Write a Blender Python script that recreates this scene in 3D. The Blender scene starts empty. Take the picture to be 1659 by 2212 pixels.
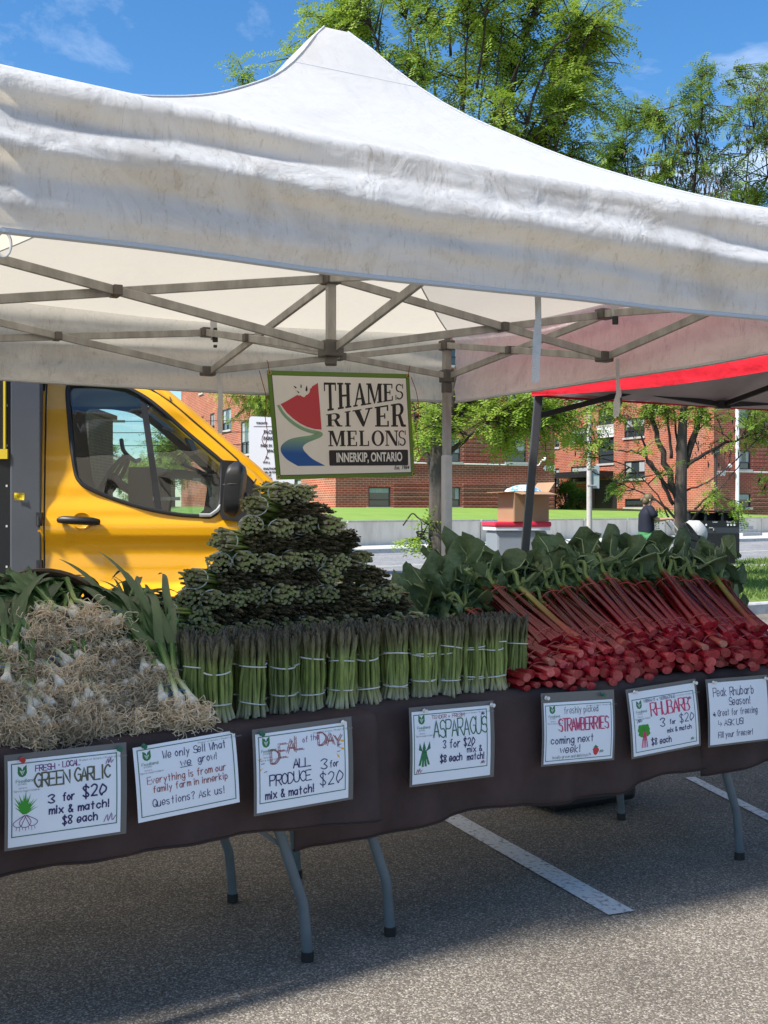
import bpy, bmesh, math, random
from mathutils import Vector, Matrix, noise
R = math.radians; PI = math.pi
SC = bpy.context.scene; COL = SC.collection
rnd = random.Random(7)
# ---------------------------------------------------------------- camera
FPX, CX, CY, H = 2480.0, 829.5, 1106.0, 1.37      # focal length and centre in photo pixels, eye height
cam_d = bpy.data.cameras.new('camera'); cam = bpy.data.objects.new('camera', cam_d); COL.objects.link(cam)
cam.location = (0, 0, H); cam.rotation_euler = (PI/2, 0, 0)
cam_d.sensor_fit = 'AUTO'; cam_d.sensor_width = 36; cam_d.lens = 36*FPX/2212; cam_d.clip_end = 3000; cam_d.clip_start = .05
SC.camera = cam
# ---------------------------------------------------------------- light
SUN_EL = R(52); SUN_AZ = R(213)          # direction towards the sun in the x/y plane (from +x, counter-clockwise)
sd = Vector((math.cos(SUN_AZ)*math.cos(SUN_EL), math.sin(SUN_AZ)*math.cos(SUN_EL), math.sin(SUN_EL)))
sun_l = bpy.data.lights.new('sun', 'SUN'); sun_l.energy = 4.2; sun_l.angle = R(5); sun_l.color = (1, .968, .925)
sun = bpy.data.objects.new('sun', sun_l); COL.objects.link(sun); sun.rotation_euler = sd.to_track_quat('Z', 'Y').to_euler()
SC.view_settings.view_transform = 'Standard'; SC.view_settings.look = 'None'; SC.view_settings.gamma = 1
SC.view_settings.exposure = 0.9
W = bpy.data.worlds.new('World'); SC.world = W; W.use_nodes = True
def N(nt, typ, **kw):
    n = nt.nodes.new(typ)
    for k, v in kw.items():
        if k in ('ins',):
            for a, b in v.items(): n.inputs[a].default_value = b
        else: setattr(n, k, v)
    return n
def world():
    nt = W.node_tree; nt.nodes.clear(); L = nt.links.new
    out = N(nt, 'ShaderNodeOutputWorld'); bg = N(nt, 'ShaderNodeBackground'); bg.inputs[1].default_value = .115
    sky = N(nt, 'ShaderNodeTexSky', sky_type='NISHITA', sun_disc=False, sun_elevation=SUN_EL, sun_rotation=PI/2-SUN_AZ, altitude=100, air_density=1.0, dust_density=.35, ozone_density=3.0)
    hs = N(nt, 'ShaderNodeHueSaturation'); hs.inputs['Saturation'].default_value = 1.28; hs.inputs['Value'].default_value = .92
    L(sky.outputs[0], hs.inputs['Color'])
    tc = N(nt, 'ShaderNodeTexCoord'); sp = N(nt, 'ShaderNodeSeparateXYZ'); L(tc.outputs['Generated'], sp.inputs[0])
    mx = N(nt, 'ShaderNodeMath', operation='MAXIMUM'); L(sp.outputs[2], mx.inputs[0]); mx.inputs[1].default_value = .06
    dv = []
    for i in (0, 1):
        d = N(nt, 'ShaderNodeMath', operation='DIVIDE'); L(sp.outputs[i], d.inputs[0]); L(mx.outputs[0], d.inputs[1]); dv.append(d)
    cb = N(nt, 'ShaderNodeCombineXYZ'); L(dv[0].outputs[0], cb.inputs[0]); L(dv[1].outputs[0], cb.inputs[1])
    mp = N(nt, 'ShaderNodeMapping'); L(cb.outputs[0], mp.inputs[0]); mp.inputs['Scale'].default_value = (1.1, .75, 1); mp.inputs['Location'].default_value = (5.1, 3.3, 0)
    nz = N(nt, 'ShaderNodeTexNoise', ins={'Scale': .9, 'Detail': 9, 'Roughness': .62, 'Distortion': .5}); L(mp.outputs[0], nz.inputs['Vector'])
    cr = N(nt, 'ShaderNodeValToRGB'); cr.color_ramp.elements[0].position = .50; cr.color_ramp.elements[0].color = (0, 0, 0, 1)
    cr.color_ramp.elements[1].position = .84; cr.color_ramp.elements[1].color = (.9, .9, .9, 1); L(nz.outputs[0], cr.inputs[0])
    m = N(nt, 'ShaderNodeMix', data_type='RGBA'); L(cr.outputs[0], m.inputs['Factor']); L(hs.outputs[0], m.inputs['A']); m.inputs['B'].default_value = (7.2, 7.5, 8.0, 1)
    L(m.outputs['Result'], bg.inputs[0]); L(bg.outputs[0], out.inputs[0])
world()
# ---------------------------------------------------------------- helpers
def P(x, y, Z): return Vector(((x-CX)/FPX*Z, Z, H+(CY-y)/FPX*Z))          # photo pixel at a depth
def G(x, y, h=0.): Z = (H-h)*FPX/(y-CY); return Vector(((x-CX)/FPX*Z, Z, h)) # photo pixel on a level plane
def V(*a): return Vector(a)
def lerp(a, b, t): return a+(b-a)*t
def smooth_pts(pts, n=4, closed=False):
    out = []; m = len(pts)
    for i in range(m if closed else m-1):
        if closed: p0, p1, p2, p3 = pts[i-1], pts[i], pts[(i+1) % m], pts[(i+2) % m]
        else: p0, p1, p2, p3 = pts[max(i-1, 0)], pts[i], pts[i+1], pts[min(i+2, m-1)]
        for k in range(n):
            t = k/n
            out.append(.5*((2*p1)+(p2-p0)*t+(2*p0-5*p1+4*p2-p3)*t*t+(3*p1-p0-3*p2+p3)*t**3))
    if not closed: out.append(pts[-1])
    return out
class MB:
    def __init__(s): s.v = []; s.f = []; s.m = []
    def add(s, vs, fs, mi=0):
        o = len(s.v); s.v += [Vector(v) for v in vs]; s.f += [[i+o for i in f] for f in fs]; s.m += [mi]*len(fs); return s
    def box(s, c, sz, rot=None, mi=0):
        M = rot or Matrix.Identity(3); c = Vector(c); hx, hy, hz = [a/2 for a in sz]
        vs = [c+M @ V(x*hx, y*hy, z*hz) for x in (-1, 1) for y in (-1, 1) for z in (-1, 1)]
        return s.add(vs, [(0, 1, 3, 2), (4, 6, 7, 5), (0, 4, 5, 1), (2, 3, 7, 6), (0, 2, 6, 4), (1, 5, 7, 3)], mi)
    def beam(s, a, b, w, h, up=(0, 0, 1), mi=0):
        a, b = Vector(a), Vector(b); d = (b-a); l = d.length; d.normalize(); u = Vector(up); x = d.cross(u)
        if x.length < 1e-4: x = d.cross(V(1, 0, 0))
        x.normalize(); z = x.cross(d); M = Matrix((x, d, z)).transposed()
        return s.box((a+b)/2, (w, l, h), M, mi)
    def tube(s, pts, r, n=8, cap=True, mi=0, flat=1., up=None):
        pts = [Vector(p) for p in pts]; m = len(pts)
        if not isinstance(r, (list, tuple)): r = [r]*m
        vs = []; fs = []; prev = None
        for i, p in enumerate(pts):
            t = (pts[min(i+1, m-1)]-pts[max(i-1, 0)])
            if t.length < 1e-9: t = V(0, 0, 1)
            t.normalize()
            if prev is None:
                a = Vector(up) if up else (V(0, 0, 1) if abs(t.z) < .9 else V(1, 0, 0))
            else: a = prev
            x = (a-t*a.dot(t))
            if x.length < 1e-6: x = t.orthogonal()
            x.normalize(); prev = x; y = t.cross(x)
            for k in range(n):
                an = 2*PI*k/n; vs.append(p+(x*math.cos(an)*flat+y*math.sin(an))*r[i])
        for i in range(m-1):
            for k in range(n): fs.append((i*n+k, i*n+(k+1) % n, (i+1)*n+(k+1) % n, (i+1)*n+k))
        if cap: fs.append(tuple(range(n))[::-1]); fs.append(tuple((m-1)*n+k for k in range(n)))
        return s.add(vs, fs, mi)
    def grid(s, rows, mi=0, close_u=False):
        nr, nc = len(rows), len(rows[0]); vs = [p for r in rows for p in r]; fs = []
        for i in range(nr-1):
            for j in range(nc if close_u else nc-1): fs.append((i*nc+j, i*nc+(j+1) % nc, (i+1)*nc+(j+1) % nc, (i+1)*nc+j))
        return s.add(vs, fs, mi)
    def lathe(s, prof, n=16, c=(0, 0, 0), M=None, mi=0):
        M = M or Matrix.Identity(3); c = Vector(c)
        return s.grid([[c+M @ V(r*math.cos(2*PI*k/n), r*math.sin(2*PI*k/n), z) for k in range(n)] for r, z in prof], mi, True)
    def prism(s, poly, a, b, fn=None, mi=0):      # poly in 2-D, extruded from a to b; fn maps (x, y, z)
        fn = fn or (lambda x, y, z: V(x, y, z)); n = len(poly)
        vs = [fn(p[0], p[1], a) for p in poly]+[fn(p[0], p[1], b) for p in poly]
        fs = [tuple(range(n))[::-1], tuple(range(n, 2*n))]+[(i, (i+1) % n, n+(i+1) % n, n+i) for i in range(n)]
        return s.add(vs, fs, mi)
    def ball(s, c, r, n=10, m=6, mi=0, sc=(1, 1, 1)):
        c = Vector(c)
        return s.grid([[c+V(r*sc[0]*math.sin(PI*i/m)*math.cos(2*PI*k/n), r*sc[1]*math.sin(PI*i/m)*math.sin(2*PI*k/n), -r*sc[2]*math.cos(PI*i/m)) for k in range(n)] for i in range(m+1)], mi, True)
    def build(s, name, mats, parent=None, smooth=False, world=True, bevel=0, angle=40):
        off = V(0, 0, 0); p = parent
        if world:
            while p is not None: off += p.location; p = p.parent
        me = bpy.data.meshes.new(name); me.from_pydata([tuple(v-off) for v in s.v], [], s.f)
        if not isinstance(mats, (list, tuple)): mats = [mats]
        for m in mats: me.materials.append(m)
        if len(mats) > 1: me.polygons.foreach_set('material_index', s.m)
        if smooth:
            me.polygons.foreach_set('use_smooth', [True]*len(me.polygons))
            if angle < 180: me.set_sharp_from_angle(angle=R(angle))
        me.validate(); me.update()
        o = bpy.data.objects.new(name, me); COL.objects.link(o)
        if parent: o.parent = parent
        if bevel:
            b = o.modifiers.new('bevel', 'BEVEL'); b.width = bevel; b.segments = 2; b.limit_method = 'ANGLE'; b.angle_limit = R(40)
        return o
def tag(o, label, cat, group=None):
    o['label'] = label; o['category'] = cat
    if group: o['group'] = group
    return o
def thing(name, label, cat, loc=(0, 0, 0), rz=0, group=None):
    o = bpy.data.objects.new(name, None); COL.objects.link(o); o.location = loc; o.rotation_euler = (0, 0, rz); o.empty_display_size = .1
    return tag(o, label, cat, group)
def struct(o): o['kind'] = 'structure'; return o
def copy_tree(o, parent=None):
    c = o.copy(); COL.objects.link(c)
    if parent: c.parent = parent
    for ch in list(o.children): copy_tree(ch, c)
    return c
ORD = ['first', 'second', 'third', 'fourth', 'fifth', 'sixth', 'seventh', 'eighth', 'ninth', 'tenth', 'eleventh', 'twelfth', 'thirteenth', 'fourteenth', 'fifteenth', 'sixteenth', 'seventeenth', 'eighteenth']
# ---------------------------------------------------------------- materials
def mat(name, col, rough=.6, var=.0, scale=8., col2=None, bump=0., bscale=60., metal=0., spec=.5, coat=0., emit=0, transl=0., tcol=None, stretch=None, detail=5, ramp=(.35, .7), rand=0.):
    m = bpy.data.materials.new(name); m.use_nodes = True; nt = m.node_tree; L = nt.links.new; b = nt.nodes['Principled BSDF']
    b.inputs['Base Color'].default_value = (*col, 1); b.inputs['Roughness'].default_value = rough; b.inputs['Metallic'].default_value = metal
    b.inputs['Specular IOR Level'].default_value = spec; b.inputs['Coat Weight'].default_value = coat
    tc = N(nt, 'ShaderNodeTexCoord'); vec = tc.outputs['Object']
    if stretch:
        mp = N(nt, 'ShaderNodeMapping'); mp.inputs['Scale'].default_value = stretch; L(vec, mp.inputs[0]); vec = mp.outputs[0]
    cs = None
    if var or col2:
        nz = N(nt, 'ShaderNodeTexNoise', ins={'Scale': scale, 'Detail': detail, 'Roughness': .6}); L(vec, nz.inputs['Vector'])
        cr = N(nt, 'ShaderNodeValToRGB'); cr.color_ramp.elements[0].position, cr.color_ramp.elements[1].position = ramp
        c2 = col2 or tuple(min(1, c*(1+var)) for c in col); c1 = col if col2 else tuple(c*(1-var) for c in col)
        cr.color_ramp.elements[0].color = (*c1, 1); cr.color_ramp.elements[1].color = (*c2, 1)
        L(nz.outputs[0], cr.inputs[0]); cs = cr.outputs[0]
    if rand:
        oi = N(nt, 'ShaderNodeObjectInfo'); mr = N(nt, 'ShaderNodeMapRange'); mr.inputs['To Min'].default_value = 1-rand; mr.inputs['To Max'].default_value = 1+rand
        L(oi.outputs['Random'], mr.inputs['Value']); hv = N(nt, 'ShaderNodeHueSaturation'); L(mr.outputs[0], hv.inputs['Value'])
        if cs: L(cs, hv.inputs['Color'])
        else: hv.inputs['Color'].default_value = (*col, 1)
        cs = hv.outputs[0]
    if cs: L(cs, b.inputs['Base Color'])
    if bump:
        n2 = N(nt, 'ShaderNodeTexNoise', ins={'Scale': bscale, 'Detail': 4}); L(vec, n2.inputs['Vector'])
        bp = N(nt, 'ShaderNodeBump', ins={'Strength': bump, 'Distance': .01}); L(n2.outputs[0], bp.inputs['Height']); L(bp.outputs[0], b.inputs['Normal'])
    if emit: b.inputs['Emission Color'].default_value = (*col, 1); b.inputs['Emission Strength'].default_value = emit
    if transl:
        tr = N(nt, 'ShaderNodeBsdfTranslucent'); ms = N(nt, 'ShaderNodeMixShader'); ms.inputs[0].default_value = transl
        tr.inputs[0].default_value = (*(tcol or col), 1)
        if cs and not tcol: L(cs, tr.inputs[0])
        L(b.outputs[0], ms.inputs[1]); L(tr.outputs[0], ms.inputs[2]); L(ms.outputs[0], nt.nodes['Material Output'].inputs[0])
    return m
def nodes(m): return m.node_tree, m.node_tree.links.new, m.node_tree.nodes['Principled BSDF']
def glass(name, tint=(.75, .85, .83), mixf=.12, rough=.02):
    m = bpy.data.materials.new(name); m.use_nodes = True; nt = m.node_tree; L = nt.links.new; nt.nodes.remove(nt.nodes['Principled BSDF'])
    a = N(nt, 'ShaderNodeBsdfTransparent'); a.inputs[0].default_value = (*tint, 1); g = N(nt, 'ShaderNodeBsdfGlossy'); g.inputs['Roughness'].default_value = rough
    lw = N(nt, 'ShaderNodeLayerWeight'); lw.inputs[0].default_value = .35; mr = N(nt, 'ShaderNodeMapRange'); mr.inputs['To Min'].default_value = mixf; mr.inputs['To Max'].default_value = .8
    L(lw.outputs['Fresnel'], mr.inputs['Value']); ms = N(nt, 'ShaderNodeMixShader'); L(mr.outputs[0], ms.inputs[0]); L(a.outputs[0], ms.inputs[1]); L(g.outputs[0], ms.inputs[2])
    L(ms.outputs[0], nt.nodes['Material Output'].inputs[0]); return m
def fabric(name, base, dirt, transl, tcol, dscale=3., amt=1., bmp=.5):
    m = mat(name, base, .75, spec=.25, transl=transl, tcol=tcol); nt, L, b = nodes(m)
    tc = N(nt, 'ShaderNodeTexCoord')
    n1 = N(nt, 'ShaderNodeTexNoise', ins={'Scale': dscale, 'Detail': 10, 'Roughness': .72, 'Distortion': 1.2}); L(tc.outputs['Object'], n1.inputs[0])
    mp = N(nt, 'ShaderNodeMapping'); mp.inputs['Scale'].default_value = (14, 14, 3); mp.inputs['Rotation'].default_value = (.3, .5, .6); L(tc.outputs['Object'], mp.inputs[0])
    n2 = N(nt, 'ShaderNodeTexNoise', ins={'Scale': 2.5, 'Detail': 8, 'Roughness': .75, 'Distortion': 2.}); L(mp.outputs[0], n2.inputs[0])
    r1 = N(nt, 'ShaderNodeMapRange', ins={'From Min': .47, 'From Max': .74}); L(n1.outputs[0], r1.inputs[0])
    r2 = N(nt, 'ShaderNodeMapRange', ins={'From Min': .53, 'From Max': .76}); L(n2.outputs[0], r2.inputs[0])
    ad = N(nt, 'ShaderNodeMath', operation='MULTIPLY_ADD', use_clamp=True); L(r1.outputs[0], ad.inputs[0]); ad.inputs[1].default_value = .6*amt
    ml = N(nt, 'ShaderNodeMath', operation='MULTIPLY'); L(r2.outputs[0], ml.inputs[0]); ml.inputs[1].default_value = .75*amt; L(ml.outputs[0], ad.inputs[2])
    mx = N(nt, 'ShaderNodeMix', data_type='RGBA'); L(ad.outputs[0], mx.inputs['Factor']); mx.inputs['A'].default_value = (*base, 1); mx.inputs['B'].default_value = (*dirt, 1)
    L(mx.outputs['Result'], b.inputs['Base Color'])
    n3 = N(nt, 'ShaderNodeTexNoise', ins={'Scale': 7, 'Detail': 6, 'Distortion': .8}); L(tc.outputs['Object'], n3.inputs[0])
    bp = N(nt, 'ShaderNodeBump', ins={'Strength': bmp, 'Distance': .03}); L(n3.outputs[0], bp.inputs['Height']); L(bp.outputs[0], b.inputs['Normal'])
    return m
M = {}
M['canvas'] = fabric('white_canvas', (.80, .80, .795), (.22, .205, .19), .42, (.84, .73, .55))
M['hem'] = mat('canvas_hem', (.55, .555, .56), .8, bump=.4, bscale=90)
M['canvas_roof'] = fabric('white_canvas_roof', (.78, .785, .785), (.46, .45, .44), .44, (.84, .74, .57), 1.6, .5, .22)
M['redcanvas'] = fabric('red_canvas', (.62, .015, .03), (.45, .01, .02), .10, (.6, .05, .06))
M['redlining'] = mat('silver_lining', (.50, .44, .45), .7, .15, 3., transl=.05, tcol=(.5, .35, .36))
M['alu'] = mat('grey_aluminium', (.36, .345, .32), .5, .25, 14., bump=.1, stretch=(1, 1, .3), spec=.4)
M['alu_light'] = mat('pale_leg_aluminium', (.55, .55, .53), .45, .1, 10.)
M['bracket'] = mat('dark_grey_nylon', (.11, .10, .09), .55)
M['black'] = mat('black_plastic', (.012, .012, .013), .45)
M['strap'] = mat('white_webbing', (.62, .61, .60), .85, bump=.6, bscale=300)
M['cloth'] = mat('dark_brown_tablecloth', (.068, .045, .042), .9, .2, 5., bump=.25, bscale=500, spec=.2)
M['steel_leg'] = mat('grey_powder_coated_steel', (.10, .125, .14), .45, .15, 9.)
M['plastic_top'] = mat('off_white_table_plastic', (.55, .54, .52), .6)
M['paper'] = mat('white_paper', (.80, .83, .88), .5, .02, 6., spec=.4)
M['pouch'] = mat('laminate_pouch', (.13, .13, .13), .25, spec=.6)
def ink(n, c): M[n] = mat('ink_'+n, c, .6)
for n, c in dict(navy=(.018, .010, .10), purple=(.16, .02, .16), red=(.42, .03, .03), pink=(.62, .04, .14), green=(.01, .13, .07), leaf=(.04, .30, .02), black_ink=(.012, .012, .012), olive=(.10, .10, .06), brown=(.30, .05, .05),
                 yellow=(.72, .48, .02), forest=(.02, .18, .06), grey=(.22, .25, .25), border=(.05, .16, .14), white_ink=(.72, .72, .70), berry=(.60, .04, .05)).items(): ink(n, c)
M['asphalt'] = None
# ================================================================ SETTING
def asphalt(name, dark, light, sc, contrast=.5):
    m = mat(name, dark, .85, spec=.3); nt, L, b = nodes(m); tc = N(nt, 'ShaderNodeTexCoord')
    v = N(nt, 'ShaderNodeTexVoronoi', ins={'Scale': sc, 'Randomness': 1.}); L(tc.outputs['Object'], v.inputs['Vector'])
    sp = N(nt, 'ShaderNodeSeparateColor'); L(v.outputs['Color'], sp.inputs[0])
    n1 = N(nt, 'ShaderNodeTexNoise', ins={'Scale': 1.1, 'Detail': 7, 'Roughness': .65}); L(tc.outputs['Object'], n1.inputs[0])
    n2 = N(nt, 'ShaderNodeTexNoise', ins={'Scale': sc*.55, 'Detail': 3, 'Roughness': .7}); L(tc.outputs['Object'], n2.inputs[0])
    cr = N(nt, 'ShaderNodeValToRGB'); e = cr.color_ramp.elements; e[0].position = .0; e[0].color = (*dark, 1); e[1].position = 1.; e[1].color = (*light, 1)
    k = e.new(.62); k.color = (*[lerp(a, c, .22) for a, c in zip(dark, light)], 1)
    k = e.new(.85); k.color = (*[lerp(a, c, .6)*f for a, c, f in zip(dark, light, (1.06, 1., .9))], 1)
    L(sp.outputs[0], cr.inputs[0])
    mr = N(nt, 'ShaderNodeMapRange', ins={'From Min': .3, 'From Max': .7, 'To Min': .72, 'To Max': 1.25}); L(n1.outputs[0], mr.inputs[0])
    mr2 = N(nt, 'ShaderNodeMapRange', ins={'From Min': .35, 'From Max': .65, 'To Min': .72, 'To Max': 1.25}); L(n2.outputs[0], mr2.inputs[0])
    ml = N(nt, 'ShaderNodeMath', operation='MULTIPLY'); L(mr.outputs[0], ml.inputs[0]); L(mr2.outputs[0], ml.inputs[1])
    hv = N(nt, 'ShaderNodeHueSaturation'); L(cr.outputs[0], hv.inputs['Color']); L(ml.outputs[0], hv.inputs['Value']); L(hv.outputs[0], b.inputs['Base Color'])
    bp = N(nt, 'ShaderNodeBump', ins={'Strength': .45, 'Distance': .004}); L(v.outputs['Distance'], bp.inputs['Height']); bp.invert = True; L(bp.outputs[0], b.inputs['Normal'])
    return m
M['asphalt'] = asphalt('weathered_asphalt', (.098, .080, .062), (.40, .37, .32), 200)
M['road'] = asphalt('road_asphalt', (.19, .19, .19), (.36, .355, .35), 30)
M['concrete'] = mat('stained_concrete', (.70, .63, .52), .85, .0, .9, col2=(.42, .37, .30), bump=.3, bscale=30, detail=9, stretch=(1, 1, .35), ramp=(.45, .72))
M['kerbstone'] = mat('kerb_concrete', (.42, .41, .39), .85, .18, 6., bump=.3)
M['grass'] = mat('mown_grass', (.085, .14, .018), .9, 0, 2.6, col2=(.18, .235, .045), bump=1., bscale=60, detail=10)
M['lawn'] = mat('bright_lawn', (.15, .26, .03), .9, 0, .7, col2=(.22, .33, .05), bump=1., bscale=14, detail=9)
M['linepaint'] = mat('worn_white_line_paint', (.62, .62, .60), .7, 0, 48., col2=(.15, .145, .135), bump=.3, detail=10, ramp=(.52, .68))
# lot: one asphalt sheet to the horizon
struct(MB().grid([[V(x, y, 0) for x in (-600, -60, -8, 0, 8, 60, 600)] for y in (-300, -20, 0, 5, 12, 60, 900)]).build('ground', M['asphalt']))
kd = V(math.cos(R(33)), math.sin(R(33)), 0); K0 = G(1600, 1330); K0.z = 0; kn = V(-kd.y, kd.x, 0)
def kp(a, b, z): p = K0+kd*a+kn*b; p.z = z; return p
kb = MB()
for i in range(-14, 30):
    a, b = i*2.0, i*2.0+1.985
    kb.prism([(0, 0), (0, .13), (.02, .15), (.17, .15), (.17, 0)], a, b, lambda x, z, t: kp(t, x, z))
struct(kb.build('kerb', M['kerbstone']))
gA, gB = G(850, 1256, .13), G(1640, 1206, .13); gd = (gB-gA).normalized()
e0, e1 = gA-gd*13, gB+gd*40
gs = MB(); n = 60; rows = []
for j in range(15):
    t = j/14; row = []
    for i in range(n+1):
        s = i/n; a = kp(-27+s*84, .17, .15); b = lerp(e0, e1, s); b.z = .10
        p = lerp(a, b, t); p.z += .05*noise.noise(p*.5)*math.sin(PI*t); row.append(p)
    rows.append(row)
struct(gs.grid(rows).build('grass_verge', M['grass']))
cA, cB = G(900, 1194), G(1659, 1170); cd = (cB-cA).normalized(); cn = V(-cd.y, cd.x, 0)
def cp(a, b, z): p = cA+cd*a+cn*b; p.z = z; return p
struct(MB().grid([[cp(a, 0, .02) for a in (-60, 0, 40, 120)], [(e0-gd*40).xy.to_3d()+V(0, 0, .02), gA.xy.to_3d()+V(0, 0, .02), gB.xy.to_3d()+V(0, 0, .02), (e1+gd*20).xy.to_3d()+V(0, 0, .02)]]).build('road', M['road']))
rg_ = random.Random(4); gb = MB(); vs_, fs_ = [], []
for k in range(26000):
    s = rg_.random(); t = rg_.random(); a = kp(-6+s*17, .2, .15); e = lerp(gA-gd*3, gB+gd*6, s); e.z = .10; p = lerp(a, e, t); p.z += .02; h = rg_.uniform(.03, .085); d = V(rg_.uniform(-1, 1), rg_.uniform(-1, 1), 0)*h*.7; w2 = V(rg_.uniform(-1, 1), rg_.uniform(-.4, .4), 0).normalized()*rg_.uniform(.008, .016); o = len(vs_); vs_ += [p-w2, p+w2, p+d+V(0, 0, h)]; fs_.append((o, o+1, o+2))
gb.add(vs_, fs_); go = gb.build('grass_blades', mat('grass_blade', (.10, .17, .022), .7, 0, 1.2, col2=(.20, .27, .05), transl=.3)); go['kind'] = 'stuff'; go['label'] = 'green grass blades growing on the verge'
lm = MB()
for b0, w in ((-7.2, .14), (-6.9, .14)): lm.grid([[cp(a, b0, .026) for a in (-50, 0, 60)], [cp(a, b0+w, .026) for a in (-50, 0, 60)]])
lm.grid([[cp(a, -2.2, .026) for a in (-50, 0, 60)], [cp(a, -2.08, .026) for a in (-50, 0, 60)]])
struct(lm.build('lane_marking', mat('lane_paint', (.55, .54, .48), .7, .1)))
wA, wB = G(750, 1180, .15), G(1600, 1152, .15); wd = (wB-wA).normalized(); wn = V(-wd.y, wd.x, 0)
def wp(a, b, z): p = wA+wd*a+wn*b; p.z = z; return p
fk = MB()
for i in range(-12, 24): fk.prism([(0, 0), (.02, .16), (.2, .16), (.2, 0)], i*3., i*3.+2.97, lambda x, z, t: cp(t, x, z))
struct(fk.build('far_kerb', M['kerbstone']))
struct(MB().grid([[cp(a, .2, .155) for a in (-50, 0, 30, 110)], [wp(a, .1, .155) for a in (-50, 0, 30, 110)]]).build('sidewalk', mat('sidewalk_concrete', (.50, .48, .45), .85, .1, 2., bump=.2)))  # pale grey concrete with a slight random mottle
struct(MB().grid([[wp(a, .28, 1.0) for a in (-60, 0, 31, 140)], [wp(a, 3, 1.22) for a in (-60, 0, 31, 140)], [wp(a, 11, 1.6) for a in (-60, 0, 31, 140)], [wp(a, 260, 1.6) for a in (-300, 0, 31, 300)]]).build('lawn', M['lawn']))
w = thing('retaining_wall', 'long low grey concrete retaining wall in front of the sloping lawn', 'wall', wp(0, 0, 0))
wb = MB(); cpb = MB()
for i in range(-8, 26):
    wb.box(wp(i*4.+1.98, .14, .5), (3.94, .28, 1.0), Matrix((wd, wn, V(0, 0, 1))).transposed()); cpb.box(wp(i*4.+1.98, .13, 1.03), (3.94, .34, .06), Matrix((wd, wn, V(0, 0, 1))).transposed())
wb.build('wall_panels', M['concrete'], w); cpb.build('coping', M['kerbstone'], w)
sc_ = thing('concrete_steps', 'short flight of pale concrete steps in front of the retaining wall', 'steps', G(1608, 1156, .15))
st = MB()
for i in range(5): st.box(G(1608, 1158, .15)+wd*.9+wn*(.4+i*.16)+V(0, 0, .08+i*.085), (2.4, .9-i*.16, .17*(i+1)), Matrix((wd, wn, V(0, 0, 1))).transposed())
st.build('treads', M['kerbstone'], sc_)
# parking lines in the lot
def stripe(p, q, wd_, z=.004):
    d = (q-p).normalized(); s = V(-d.y, d.x, 0)*wd_/2; n = 14
    return MB().grid([[lerp(p, q, i/n)+s*k+V(0, 0, z) for i in range(n+1)] for k in (-1, 1)])
struct(stripe(G(1343, 1974), G(985, 1772)+(G(985, 1772)-G(1343, 1974))*.9, .105).build('parking_line', M['linepaint']))
struct(stripe(G(1659+60, 1775+22), G(1490, 1680), .06).build('parking_line', M['linepaint']))
# ---------------------------------------------------------------- brick buildings
def brick(name, c1, c2, mortar, ribs=False):
    m = mat(name, c1, .9, spec=.2); nt, L, b = nodes(m); tc = N(nt, 'ShaderNodeTexCoord'); sp = N(nt, 'ShaderNodeSeparateXYZ'); L(tc.outputs['Object'], sp.inputs[0])
    ad = N(nt, 'ShaderNodeMath', operation='ADD'); L(sp.outputs[0], ad.inputs[0]); L(sp.outputs[1], ad.inputs[1])
    cb = N(nt, 'ShaderNodeCombineXYZ'); L(ad.outputs[0], cb.inputs[0]); L(sp.outputs[2], cb.inputs[1])
    bt = N(nt, 'ShaderNodeTexBrick', ins={'Color1': (*c1, 1), 'Color2': (*c2, 1), 'Mortar': (*mortar, 1), 'Scale': 1., 'Mortar Size': .012, 'Brick Width': .36, 'Row Height': .125, 'Bias': -.2}); L(cb.outputs[0], bt.inputs[0])
    nz = N(nt, 'ShaderNodeTexNoise', ins={'Scale': .6, 'Detail': 8, 'Roughness': .7}); L(tc.outputs['Object'], nz.inputs[0])
    mr = N(nt, 'ShaderNodeMapRange', ins={'From Min': .3, 'From Max': .7, 'To Min': .78, 'To Max': 1.2}); L(nz.outputs[0], mr.inputs[0])
    hv = N(nt, 'ShaderNodeHueSaturation'); L(bt.outputs[0], hv.inputs['Color']); L(mr.outputs[0], hv.inputs['Value']); L(hv.outputs[0], b.inputs['Base Color'])
    bp = N(nt, 'ShaderNodeBump', ins={'Strength': .6, 'Distance': .02}); L(bt.outputs['Fac'], bp.inputs['Height']); bp.invert = True; L(bp.outputs[0], b.inputs['Normal'])
    return m
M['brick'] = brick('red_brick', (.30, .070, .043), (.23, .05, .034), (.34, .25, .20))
M['brick_sunlit'] = brick('sunlit_red_brick', (.40, .10, .05), (.30, .07, .04), (.52, .40, .32))  # lighter copy of the red brick: sunlight on the side walls put into the colour
M['sill'] = mat('stone_sill', (.46, .43, .40), .85, .1)
M['frame'] = mat('dark_window_frame', (.035, .03, .03), .5)
M['pane'] = mat('window_glass', (.03, .045, .05), .06, spec=.9)
M['curtain'] = mat('pale_curtain', (.34, .36, .36), .9, .25, 6, stretch=(9, 9, .4))
M['wpanel'] = mat('white_spandrel_panel', (.75, .75, .75), .6)
BA = R(24); b1 = V(math.cos(BA), math.sin(BA), 0); b2 = V(-math.sin(BA), math.cos(BA), 0); ZB = 1.6
cornA = P(725, CY, 62); cornA.z = ZB
def onplane(px, py, O, d):     # photo pixel onto the vertical plane O + t*d: returns t and height above O
    k = (px-CX)/FPX; t = (k*O.y-O.x)/(d.x-k*d.y); Z = O.y+d.y*t; return t, H+(CY-py)/FPX*Z-O.z
tA, _ = onplane(1542, CY, cornA, b1); cornB = cornA+b1*tA
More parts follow.
